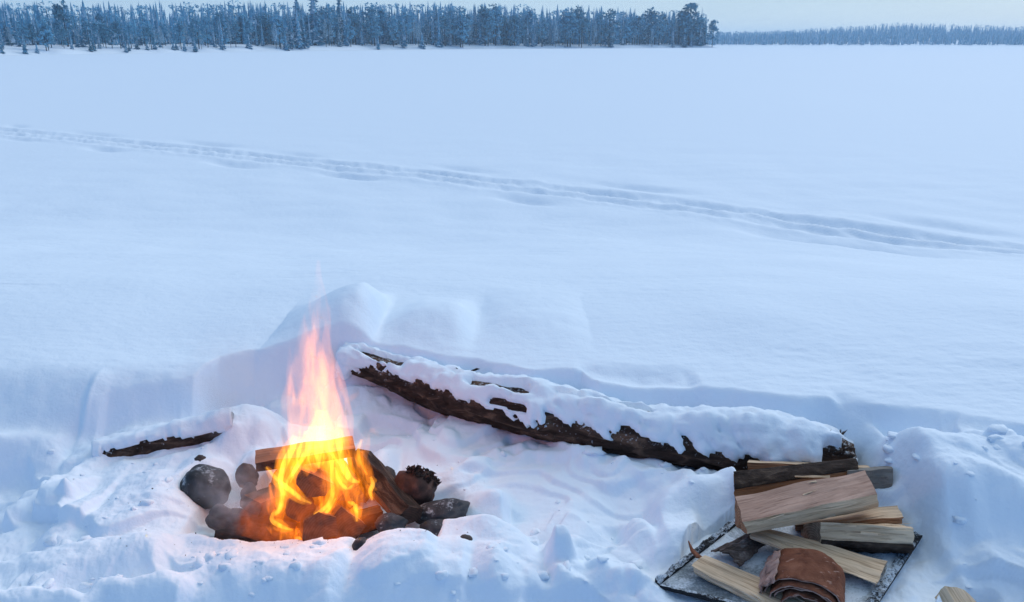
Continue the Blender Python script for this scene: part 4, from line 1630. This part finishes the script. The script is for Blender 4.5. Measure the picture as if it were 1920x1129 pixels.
# body
tongue([(602, 930, 130), (606, 860, 142), (600, 800, 122), (596, 745, 122), (592, 700, 100), (588, 660, 72), (592, 612, 58), (597, 578, 42), (598, 548, 26), (597, 520, 14), (597, 488, 7)], 2.36, FM_out, .55)
tongue([(605, 905, 80), (604, 850, 92), (602, 790, 84), (600, 740, 74), (596, 700, 50), (592, 650, 30), (596, 600, 15), (598, 570, 4)], 2.38, FM_mid, .6)
tongue([(604, 880, 26), (606, 840, 40), (608, 790, 52), (606, 750, 48), (602, 705, 30), (599, 660, 10)], 2.37, FM_core, .7)
# tongues along the outline
tongue([(566, 830, 30), (548, 790, 34), (540, 755, 30), (548, 720, 26), (545, 690, 18), (543, 650, 3)], 2.40, FM_out, .8)
tongue([(560, 760, 30), (556, 720, 34), (566, 680, 30), (572, 640, 18), (580, 600, 6)], 2.34, FM_out, .7)
tongue([(580, 720, 26), (580, 670, 26), (590, 620, 20), (595, 575, 15), (598, 540, 7)], 2.38, FM_mid, .8)
tongue([(612, 720, 24), (612, 670, 18), (612, 630, 15), (616, 600, 11), (618, 572, 5)], 2.36, FM_mid, .8)
tongue([(640, 830, 40), (648, 790, 34), (640, 750, 28), (630, 715, 22), (618, 680, 8)], 2.38, FM_out, .7)
tongue([(652, 820, 20), (655, 785, 18), (652, 755, 13), (662, 744, 12), (674, 736, 4)], 2.34, FM_out, .8)
tongue([(682, 890, 18), (678, 860, 24), (684, 830, 24), (686, 805, 14), (692, 806, 13), (704, 810, 11), (712, 822, 7), (713, 838, 2)], 2.32, FM_mid, .7)
tongue([(690, 935, 14), (688, 900, 30), (680, 870, 30), (678, 845, 16)], 2.26, FM_low, .6)
tongue([(498, 872, 8), (520, 850, 24), (540, 830, 34), (552, 800, 30), (546, 775, 8)], 2.31, FM_out, .7)
# low sheets among the logs
tongue([(525, 985, 14), (520, 950, 44), (536, 905, 58), (556, 865, 62), (570, 825, 50), (575, 795, 20)], 2.20, FM_low, .35)
tongue([(560, 900, 20), (575, 870, 50), (590, 840, 60), (595, 800, 40), (590, 760, 10)], 2.25, FM_low, .4)
tongue([(664, 985, 14), (662, 950, 40), (655, 905, 54), (645, 860, 58), (636, 820, 46), (630, 790, 16)], 2.22, FM_low, .35)
tongue([(610, 985, 20), (620, 940, 50), (622, 900, 40), (616, 850, 50), (612, 800, 30)], 2.2, FM_low, .35)
tongue([(500, 985, 8), (525, 1000, 26), (560, 1004, 30), (600, 990, 16)], 2.1, FM_low, .5)
tongue([(590, 975, 20), (640, 975, 36), (690, 955, 20), (704, 930, 5)], 2.16, FM_low, .4)
# bright strands
strands = [
    ([(549, 994, 3), (530, 988, 9), (512, 978, 11), (511, 966, 11), (524, 956, 10), (529, 930, 11), (526, 900, 11), (534, 870, 15), (546, 845, 15), (556, 820, 8)], 2.13),
    ([(499, 876, 3), (514, 893, 8), (530, 908, 10), (548, 922, 11), (566, 936, 8), (584, 944, 3)], 2.12),
    ([(588, 965, 3), (602, 958, 9), (617, 944, 9), (624, 922, 9), (622, 895, 8), (622, 870, 9), (616, 842, 12), (612, 815, 6)], 2.12),
    ([(669, 978, 4), (668, 958, 9), (664, 946, 11), (652, 941, 4)], 2.12),
    ([(698, 938, 3), (694, 922, 9), (699, 908, 9), (695, 894, 4)], 2.14),
    ([(674, 904, 4), (660, 900, 12), (648, 884, 15), (641, 858, 13), (636, 832, 14), (632, 805, 7)], 2.2),
    ([(598, 878, 4), (597, 858, 14), (598, 835, 20), (602, 805, 20), (604, 770, 10)], 2.24),
    ([(545, 905, 3), (552, 882, 9), (566, 862, 10), (577, 838, 12), (576, 808, 6)], 2.2),
    ([(628, 876, 3), (634, 898, 7), (650, 916, 8), (664, 908, 4)], 2.16),
    ([(588, 968, 2), (600, 972, 7), (616, 956, 7), (630, 934, 3)], 2.14),
    ([(534, 930, 2), (540, 900, 6), (556, 876, 7), (560, 848, 8), (568, 825, 3)], 2.17),
    ([(645, 880, 2), (622, 850, 7), (618, 825, 9), (622, 800, 4)], 2.2),
    ([(585, 880, 2), (578, 855, 6), (584, 830, 8), (588, 800, 4)], 2.22),
    ([(688, 890, 2), (676, 868, 6), (672, 846, 7), (678, 824, 3)], 2.26),
]
for i, (p, y) in enumerate(strands):
    ln = .0005 * (max(q[1] for q in p) - min(q[1] for q in p))
    tongue([(a, b, w * 2.5) for a, b, w in p], y, FM_halo, .8, nr=44, na=10, name='flame_strand', lean=ln)
    tongue([(a, b, w * .95) for a, b, w in p], y, FM_strand, .8, nr=30, na=10, name='flame_strand', lean=ln)

FM_red_glow = flame_mat('added_red_glow', 3.2, (16, 16, 16), .42, .62, 21.0, (1, .17, .02), .15)  # added glowing volume that reddens the log fronts and the smoke
tongue([(440, 992, 20), (480, 975, 70), (540, 965, 110), (600, 955, 130), (660, 955, 110), (705, 968, 50), (725, 975, 8)], 2.16, FM_red_glow, 1.2, name='added_fire_glow')


def added_embers():  # unseen coal bed, added to light the logs from inside
    m, nt, out = new_mat('added_embers')
    tc = nt.nodes.new('ShaderNodeTexCoord').outputs['Object']
    n = noise_node(nt, tc, 26, 4, .6)
    col = ramp(nt, n, [(.42, (.02, .004, .001)), (.56, (.7, .10, .01)), (.72, (1, .38, .05))])
    e = nt.nodes.new('ShaderNodeEmission')
    nt.links.new(col, e.inputs['Color'])
    e.inputs['Strength'].default_value = 1.0
    nt.links.new(e.outputs[0], out.inputs['Surface'])
    r = random.Random(8)
    V0, F0 = ico(2)
    VV, FF = [], []
    for i in range(60):
        q = V0 * (1 + .5 * fbm(V0[:, 0] * 1.6 + i, V0[:, 1] * 1.6 + V0[:, 2], 2, i))[:, None] * r.uniform(.012, .03)
        VV.append(q + np.array([r.gauss(.03, .10), r.gauss(-.02, .06), r.uniform(-.01, .03)]))
        FF.append(F0 + i * len(V0))
    tag(mesh_np('added_embers', np.concatenate(VV), np.concatenate(FF), m, FLAME), kind='stuff')


added_embers()

# the light that the fire throws
fl_d = bpy.data.lights.new('fire_light', 'POINT')
fl_d.energy = 3.6
fl_d.color = (1.0, 0.30, 0.07)
fl_d.shadow_soft_size = 0.13
fl = bpy.data.objects.new('fire_light', fl_d)
link(fl)
fl.location = D(598, 690, 2.36)


# ---- smoke
def build_smoke():
    V, Fc = ico(3)
    m, nt, out = new_mat('smoke')
    tc = nt.nodes.new('ShaderNodeTexCoord')
    ob = tc.outputs['Object']
    ln = nt.nodes.new('ShaderNodeVectorMath')
    ln.operation = 'LENGTH'
    nt.links.new(ob, ln.inputs[0])
    fall = nt.nodes.new('ShaderNodeMapRange')
    fall.interpolation_type = 'SMOOTHSTEP'
    fall.inputs['From Min'].default_value = 1.0
    fall.inputs['From Max'].default_value = 0.1
    nt.links.new(ln.outputs['Value'], fall.inputs['Value'])
    n = noise_node(nt, ob, 2.4, 4, .55, .8)
    nn = nt.nodes.new('ShaderNodeMapRange')
    nn.interpolation_type = 'SMOOTHSTEP'
    nn.inputs['From Min'].default_value = .38
    nn.inputs['From Max'].default_value = .7
    nn.inputs['To Max'].default_value = 7.5
    nt.links.new(n, nn.inputs['Value'])
    dn = math_n(nt, 'MULTIPLY', nn.outputs['Result'], fall.outputs['Result'])
    pv = nt.nodes.new('ShaderNodeVolumePrincipled')
    pv.inputs['Color'].default_value = (0.86, 0.86, 0.88, 1)
    nt.links.new(dn, pv.inputs['Density'])
    nt.links.new(pv.outputs[0], out.inputs['Volume'])
    for (px, py, y, sx, sy, sz) in ((445, 935, 2.2, .17, .12, .16), (430, 730, 2.75, .22, .16, .27)):
        o = mesh_np('smoke', V, Fc, m)
        o.location = D(px, py, y)
        o.scale = (sx, sy, sz)
        tag(o, kind='stuff')


build_smoke()


# ------------------------------------------------------------------ the firewood pile
# frost-covered board under the pile
def build_board():
    z = -0.215
    FL, FR = W(1236, 1097, z), W(1600, 1190, z)
    BR, BL = W(1722, 1006, z), W(1392, 976, z)
    root = empty('frosted_board', (FL + FR + BL + BR) / 4)
    tag(root, 'dark board dusted with frost under the firewood pile', 'board')
    m, nt, out = new_mat('frosted_dark_board')
    tc = nt.nodes.new('ShaderNodeTexCoord').outputs['Object']
    n1 = noise_node(nt, tc, 5, 6, .65, .5)
    n2 = noise_node(nt, tc, 160, 4, .7)
    f = math_n(nt, 'ADD', math_n(nt, 'MULTIPLY', n1, .75), math_n(nt, 'MULTIPLY', n2, .25))
    c = ramp(nt, f, [(.30, (.03, .035, .04)), (.43, (.22, .255, .28)), (.54, (.62, .68, .74))])
    principled(nt, out, c, .8, bump(nt, n2, .5, .004), .2)
    md, nt, out = new_mat('black_board_edge')
    tc = nt.nodes.new('ShaderNodeTexCoord').outputs['Object']
    n2 = noise_node(nt, tc, 130, 4, .7)
    geo = nt.nodes.new('ShaderNodeNewGeometry')
    sx = nt.nodes.new('ShaderNodeSeparateXYZ')
    nt.links.new(geo.outputs['Normal'], sx.inputs[0])
    f = math_n(nt, 'ADD', math_n(nt, 'MULTIPLY', n2, .7), math_n(nt, 'MULTIPLY', sx.outputs[2], .28))
    n3 = noise_node(nt, tc, 11, 4, .6)
    f = math_n(nt, 'ADD', f, math_n(nt, 'MULTIPLY', n3, .6))
    c = ramp(nt, f, [(.84, (.018, .018, .02)), (1.0, (.5, .57, .64))])
    principled(nt, out, c, .8, bump(nt, n2, .7, .005), .2)
    O = root.location

    def slab(name, q, t, mat, nx=24, ny=24, rough=.0, lift=0.0):
        V = []
        for lay in (1, 0):
            for i in range(nx + 1):
                for j in range(ny + 1):
                    a, b = i / nx, j / ny
                    p = q[0].lerp(q[1], a).lerp(q[3].lerp(q[2], a), b) - O
                    nz = float(fbm(np.array([p.x * 30]), np.array([p.y * 30]), 3, 400)) * rough
                    p = p + Vector((nz * .6, nz * .6, (t if lay else 0) + lift + (nz if lay else 0)))
                    V.append(p)
        w = ny + 1
        N = (nx + 1) * w
        Fc = []
        for i in range(nx):
            for j in range(ny):
                a = i * w + j
                Fc.append((a, a + w, a + w + 1, a + 1))
                Fc.append((a + N, a + 1 + N, a + w + 1 + N, a + w + N))
        for i in range(nx):
            Fc.append((i * w, i * w + N, (i + 1) * w + N, (i + 1) * w))
            a = i * w + ny
            Fc.append((a, a + w, a + w + N, a + N))
        for j in range(ny):
            Fc.append((j, j + 1, j + 1 + N, j + N))
            a = nx * w + j
            Fc.append((a, a + N, a + 1 + N, a + 1))
        return mesh_np(name, V, Fc, mat, root, smooth=False)
    slab('panel', (FL, FR, BR, BL), .008, m)
    # rims
    ex = (BL - FL).normalized() * .03
    sx_ = (FR - FL).normalized()
    slab('edge_strip', (FL - sx_ * .014, FL + sx_ * .008, BL + sx_ * .008, BL - sx_ * .014), .012, md, 6, 60, .016, .004)
    slab('edge_strip', (FR - sx_ * .016, FR + sx_ * .012, BR + sx_ * .012, BR - sx_ * .016), .012, md, 6, 60, .012, .003)
    fy = (BL - FL).normalized()
    slab('edge_strip', (FL + fy * .0 - Vector((0, .012, 0)), FR - Vector((0, .012, 0)), FR + fy * .001, FL + fy * .001), .013, md, 60, 3, .003, -.004)
    return z + .008


BZ = build_board()

PILE = 'split firewood stacked on the frosted board'


def slivers(o, seed, mat, n=9):
    r = random.Random(seed)
    me = o.data
    V, Fc = [], []
    hx = max(v.co.x for v in me.vertices)
    long_f = [f for f in me.polygons if abs(f.normal.x) < .6 and abs(f.center.x) < .55 * hx]
    for _ in range(n):
        f = r.choice(long_f)
        c, nn = f.center.copy(), f.normal.copy()
        ln, th, wd = r.uniform(.03, .09), r.uniform(.0012, .003), r.uniform(.002, .005)
        t = nn.cross(Vector((1, 0, 0))).normalized()
        sg = r.choice((-1, 1))
        tip = c + Vector((sg * ln, 0, 0)) + nn * r.uniform(.002, .010)
        k = len(V)
        V += [c - t * wd - nn * .001, c + t * wd - nn * .001, c + t * wd * .6 + nn * th, c - t * wd * .6 + nn * th, tip, tip + t * .0008]
        Fc += [(k, k + 3, k + 2, k + 1), (k, k + 1, k + 5, k + 4), (k + 1, k + 2, k + 5), (k + 2, k + 3, k + 4, k + 5), (k + 3, k, k + 4)]
    tag(mesh_np('splinters', V, Fc, mat, o, smooth=False), kind='stuff')


def fw(label, PA, PB, edge_m, mats, end_m, seed, jit=.003):
    o, _ = billet('firewood', PA, PB, edge_m, mats, end_m, seed=seed, jit=jit, nseg=22, sub=5)
    slivers(o, seed, mats[0])
    tag(o, label, 'firewood', PILE)
    return o


# A: the big pinkish log on top.  ends: back-top, front-top, front-bottom, back-bottom
aL = [W(1378, 929, -.045), W(1393, 977, -.05), D(1402, 1003, 1.965), D(1378, 985, 2.09)]
aR = [W(1621, 880, .0), W(1645, 924, -.005), D(1648, 953, 2.125), D(1622, 930, 2.26)]
fw('big pinkish split log lying slanted on top of the pile', aL, aR, [1, 0, 0, 0, ][:4], [M['pale'], M['pink'], M['end_orange']], (2, 2), 31)
# B: bark-sided log behind it
bL = [D(1376, 884, 2.30), D(1377, 918, 2.24), D(1379, 940, 2.23), D(1377, 940, 2.33)]
bR = [D(1604, 859, 2.44), D(1609, 880, 2.38), D(1610, 912, 2.37), D(1606, 910, 2.46)]
o = fw('dark bark-sided log lying behind the big pinkish one', bL, bR, [0, 0, 0, 0], [M['orange'], M['end_orange']], (1, 1), 32)
bark_skin(o, bL[0], bL[1], bR[0], bR[1], .006, .006, M['bark'], 3, Vector((0, -.8, .6)))
# splinter on it
o, _ = billet('wood_splinter', [D(1490, 892, 2.28), D(1490, 894, 2.278), D(1491, 895, 2.282)], [D(1556, 891, 2.275), D(1556, 896, 2.27), D(1556, 897, 2.28)], [0, 0, 0], [M['pale']], (0, 0), seed=33, jit=.001)
tag(o, 'thin pale splinter sticking out beside the big pinkish log', 'splinter')
# C: pale-topped log at the back
cL = [D(1403, 862, 2.44), D(1402, 866, 2.37), D(1402, 884, 2.36), D(1403, 884, 2.44)]
cR = [D(1625, 872, 2.49), D(1632, 876, 2.42), D(1632, 905, 2.41), D(1626, 905, 2.49)]
fw('orange log with a pale top edge at the very back of the pile', cL, cR, [0, 1, 1, 1], [M['pale'], M['orange'], M['end_orange']], (2, 2), 34)
# D: grey log end at the right back
dL = [D(1560, 884, 2.45), D(1590, 880, 2.36), D(1592, 930, 2.34), D(1562, 930, 2.45)]
dR = [D(1655, 872, 2.45), D(1674, 876, 2.34), D(1674, 934, 2.32), D(1656, 930, 2.45)]
fw('grey weathered log at the right back of the pile', dL, dR, [0, 0, 0, 0], [M['grey'], M['end_pale']], (1, 1), 35)
# E: reddish log under the big one
eL = [D(1490, 972, 2.28), D(1490, 984, 2.12), D(1492, 996, 2.12), D(1492, 996, 2.28)]
eR = [D(1681, 947, 2.26), D(1694, 968, 2.12), D(1692, 984, 2.11), D(1684, 975, 2.26)]
fw('reddish split log under the right end of the big pinkish one', eL, eR, [0, 1, 1, 1], [M['pale'], M['orange'], M['end_orange']], (2, 2), 36)
# F: pale log with bark below
fL = [D(1500, 984, 2.14), D(1538, 977, 2.04), D(1540, 1014, 2.02), D(1505, 1020, 2.13)]
fR = [D(1690, 984, 2.10), D(1713, 990, 2.02), D(1713, 1024, 2.00), D(1692, 1022, 2.10)]
o = fw('pale split log with bark underneath, at the right of the pile', fL, fR, [0, 0, 0, 0], [M['pale'], M['end_pale']], (1, 1), 37)
g0 = Vector((0, -.5, -.85))
bark_skin(o, fL[2], fL[3], fR[2], fR[3], .012, .014, M['bark'], 5, g0.normalized())
# G: long pale diagonal log
gL = [D(1414, 983, 2.10), D(1405, 1003, 2.03), D(1408, 1012, 2.03), D(1420, 1000, 2.11)]
gR = [D(1664, 1050, 1.96), D(1645, 1094, 1.86), D(1641, 1096, 1.865), D(1660, 1064, 1.97)]
fw('long pale log lying diagonally behind the bark roll', gL, gR, [0, 0, 0, 0], [M['pale'], M['end_pale']], (1, 1), 38)
# H: front diagonal log
hL = [D(1323, 1040, 1.98), D(1297, 1059, 1.925), D(1302, 1074, 1.925), D(1330, 1056, 1.985)]
hR = [D(1600, 1152, 1.76), D(1540, 1188, 1.70), D(1545, 1210, 1.70), D(1604, 1175, 1.765)]
fw('pale log lying at the front edge of the board', hL, hR, [0, 0, 0, 0], [M['pale'], M['end_pale']], (1, 1), 39)
# L: corner of a piece standing in the snow
lp = [(1752, 1122), (1770, 1098), (1806, 1104), (1842, 1140), (1790, 1150)]
LA = [D(a, b, 1.86 + .01 * i) for i, (a, b) in enumerate(lp)]
ctr = sum(LA, Vector()) / 5
LB = [p + Vector((.10, -.16, -.16)) for p in LA]
LA[0] += Vector((0, 0, 0))
o, _ = billet('firewood', LA, LB, [0, 0, 0, 0, 0], [M['pale'], M['end_pale']], (1, 1), seed=41)
tag(o, 'single piece of firewood stuck in the snow at the lower right corner', 'firewood')


# bark roll
def bark_roll():
    c = D(1510, 1106, 1.85)
    root = empty('bark_roll', c)
    tag(root, 'curled roll of reddish-brown birch bark on the board', 'bark roll')
    ax = Vector((-.40, -.91, -.10)).normalized()      # open end towards the viewer
    side = Vector((0, 0, 1)).cross(ax).normalized()
    up = ax.cross(side)

    def sheet(name, r0, r1, a0, a1, L0, L1, thick, mats, seed, flat=.82):
        na, nl = 40, 16
        V, Fc, mi = [], [], []
        for lay in (0, 1):
            for i in range(na + 1):
                t = i / na
                a = a0 + (a1 - a0) * t
                r = r0 + (r1 - r0) * t - thick * lay
                for j in range(nl + 1):
                    s = j / nl
                    nz = float(fbm(np.array([t * 5 + seed]), np.array([s * 4]), 3, 500 + seed))
                    rr = r * (1 + .055 * nz) + .003 * nz
                    ext = L0 + (L1 - L0) * s + .012 * float(fbm(np.array([t * 6 + seed]), np.array([0.0]), 3, 520)) * (1 if j in (0, nl) else .6)
                    V.append(ax * ext + side * rr * math.cos(a) + up * rr * flat * math.sin(a))
        w = nl + 1
        N = (na + 1) * w
        for i in range(na):
            for j in range(nl):
                q = i * w + j
                Fc.append((q, q + w, q + w + 1, q + 1))
                mi.append(0)
                Fc.append((q + N, q + 1 + N, q + w + 1 + N, q + w + N))
                mi.append(1)
        for i in range(na):
            for j in (0, nl):
                q = i * w + j
                f = (q, q + N, q + w + N, q + w)
                Fc.append(f if j == 0 else f[::-1])
                mi.append(2)
        for j in range(nl):
            for i in (0, na):
                q = i * w + j
                f = (q, q + 1, q + 1 + N, q + N)
                Fc.append(f if i == 0 else f[::-1])
                mi.append(2)
        return mesh_np(name, V, Fc, mats, root, True, mi)
    mm = [M['bark_red'], M['bark'], M['bark_pink']]
    sheet('bark_layer', .100, .106, -.35, 3.3, -.07, .06, .004, mm, 1)
    sheet('bark_layer', .089, .091, -.3, 3.15, -.065, .078, .004, mm, 4)
    sheet('bark_layer', .077, .077, -.25, 3.1, -.06, .070, .004, mm, 7)
    sheet('bark_layer', .064, .058, -.2, 2.9, -.06, .085, .004, mm, 9)
    pk = [M['bark_pink'], M['bark_red'], M['bark_pink']]
    tag(sheet('bark_layer', .112, .122, 2.35, 3.75, -.06, .07, .004, pk, 13), 'pinkish outer bark folded back at the side of the roll')


bark_roll()


def bark_flake():
    c = [D(1430, 1018, 2.0), D(1405, 1006, 2.06), D(1345, 1030, 2.04), D(1334, 1040, 2.0), D(1385, 1062, 1.94), D(1412, 1040, 1.97)]
    o_c = sum(c, Vector()) / 6
    nx, ny = 26, 12
    A0, A1, B0, B1 = W(1332, 1036, BZ + .012), W(1386, 1064, BZ + .012), W(1404, 1003, BZ + .03), W(1434, 1022, BZ + .02)
    V = []
    for lay in (1, 0):
        for i in range(nx + 1):
            for j in range(ny + 1):
                s, t = i / nx, j / ny
                nz = float(fbm(np.array([s * 4]), np.array([t * 9]), 3, 600))
                p = A0.lerp(A1, t).lerp(B0.lerp(B1, t), s) - o_c
                p.z += .022 * math.sin(math.pi * t) + .007 * nz + (.006 if lay else 0)
                if i in (0, nx) or j in (0, ny):
                    e = float(fbm(np.array([s * 7]), np.array([t * 11]), 2, 611)) * .02
                    p += Vector((e, e * .5, 0))
                V.append(p)
    w = ny + 1
    N = (nx + 1) * w
    Fc = []
    for i in range(nx):
        for j in range(ny):
            a = i * w + j
            Fc.append((a, a + w, a + w + 1, a + 1))
            Fc.append((a + N, a + 1 + N, a + w + 1 + N, a + w + N))
    for i in range(nx):
        for j in (0, ny):
            a = i * w + j
            f = (a, a + N, a + w + N, a + w)
            Fc.append(f if j == 0 else f[::-1])
    for j in range(ny):
        for i in (0, nx):
            a = i * w + j
            f = (a, a + 1, a + 1 + N, a + N)
            Fc.append(f if i == 0 else f[::-1])
    o = mesh_np('bark_piece', V, Fc, M['bark_flake'], smooth=False)
    o.location = o_c
    tag(o, 'flat rough piece of grey bark left of the long pale log', 'bark')
    # curled shaving
    P = [D(1291, 1014, 2.02), D(1297, 1030, 2.0), D(1308, 1042, 1.98), D(1318, 1046, 1.98)]
    c0 = P[1]
    V, Fc = [], []
    for i, p in enumerate(P):
        wv = (.004, .01, .012, .006)[i]
        for q in ((-wv, .003), (wv, -.003), (wv, -.006), (-wv, 0)):
            V.append(p - c0 + Vector((q[0] * .6, q[0], q[1])))
    for i in range(3):
        for k in range(4):
            a, b = i * 4 + k, i * 4 + (k + 1) % 4
            Fc.append((a, b, b + 4, a + 4))
    Fc += [(3, 2, 1, 0), (12, 13, 14, 15)]
    o = mesh_np('bark_shaving', V, Fc, M['bark_red'])
    o.location = c0
    tag(o, 'curled sliver of reddish bark at the left of the board', 'bark')


bark_flake()


# ---- loose clods of snow thrown about the trampled hollow
def clods():
    r = random.Random(91)
    V0, F0 = ico(2)
    VV, FF = [], []
    off = 0
    n = 0
    zones = [(0, 760, 460, 1120, 60), (300, 1030, 1220, 1125, 46), (640, 700, 1300, 1000, 40), (1240, 880, 1380, 1010, 20), (1640, 800, 1920, 1125, 46)]
    pts = []
    for (a, b, c, d, k) in zones:
        for _ in range(k):
            pts.append((r.uniform(a, c), r.uniform(b, d)))
    P = np.array([[*W(px, py, -.2)][:2] for px, py in pts])
    Z = height(P[:, 0], P[:, 1])
    for (x, y), z in zip(P, Z):
        e = ((x - PIT.x) / .42) ** 2 + ((y - PIT.y) / .3) ** 2
        e2 = ((x - BOARD_C.x - .06) / .44) ** 2 + ((y - BOARD_C.y - .02) / .32) ** 2
        if e < 1 or e2 < 1 or y < 1.5 or y > np.interp(x, _e[:, 0], _e[:, 1]) - .12:
            continue
        s = 0.005 + 0.022 * r.random() ** 3.2
        sd = r.randrange(1000)
        q = V0 * (1 + .7 * fbm(V0[:, 0] * 1.4 + sd, V0[:, 1] * 1.4 + V0[:, 2] * 1.1 - sd, 3, sd))[:, None]
        q = q * s * np.array([r.uniform(.7, 1.6), r.uniform(.7, 1.4), r.uniform(.4, .8)])
        VV.append(q + np.array([x, y, z - s * r.uniform(-.1, .35)]))
        FF.append(F0 + off)
        off += len(V0)
    o = mesh_np('snow_clods', np.concatenate(VV), np.concatenate(FF), M['snow_log'])
    tag(o, kind='stuff')


clods()


# ---- specks of ash and bark on the snow
def specks():
    r = random.Random(17)
    V, Fc = [], []
    spots = [(608, 1033), (617, 1033), (740, 1053), (800, 1042), (640, 1022), (580, 1024), (700, 1032), (900, 990), (990, 905), (682, 760), (465, 1040), (290, 938), (760, 1088), (850, 1060),
             (432, 1096), (1265, 720), (1625, 776), (905, 1010), (560, 1036), (1000, 960), (660, 1075), (880, 1080)]
    spots += [(570 + 330 * r.gauss(0, .55), 975 + 75 * r.gauss(0, .8)) for _ in range(150)]
    spots = [q for q in spots if q[1] < 1120 and not (430 < q[0] < 720 and q[1] < 1010)]
    P = [W(px, py, -.2) for px, py in spots]
    Z = height(np.array([p.x for p in P]), np.array([p.y for p in P]))
    for p, z in zip(P, Z):
        p.z = float(z) + .001
        s = r.uniform(.001, .0036)
        n = len(V)
        V += [p + Vector((s * r.uniform(-1, 1), s * r.uniform(-1, 1), s * r.uniform(-.3, 1))) for _ in range(4)]
        Fc += [(n, n + 1, n + 2), (n, n + 2, n + 3), (n, n + 3, n + 1), (n + 1, n + 3, n + 2)]
    o = mesh_np('ash_specks', V, Fc, M['char'], smooth=False)
    tag(o, kind='stuff')


specks()
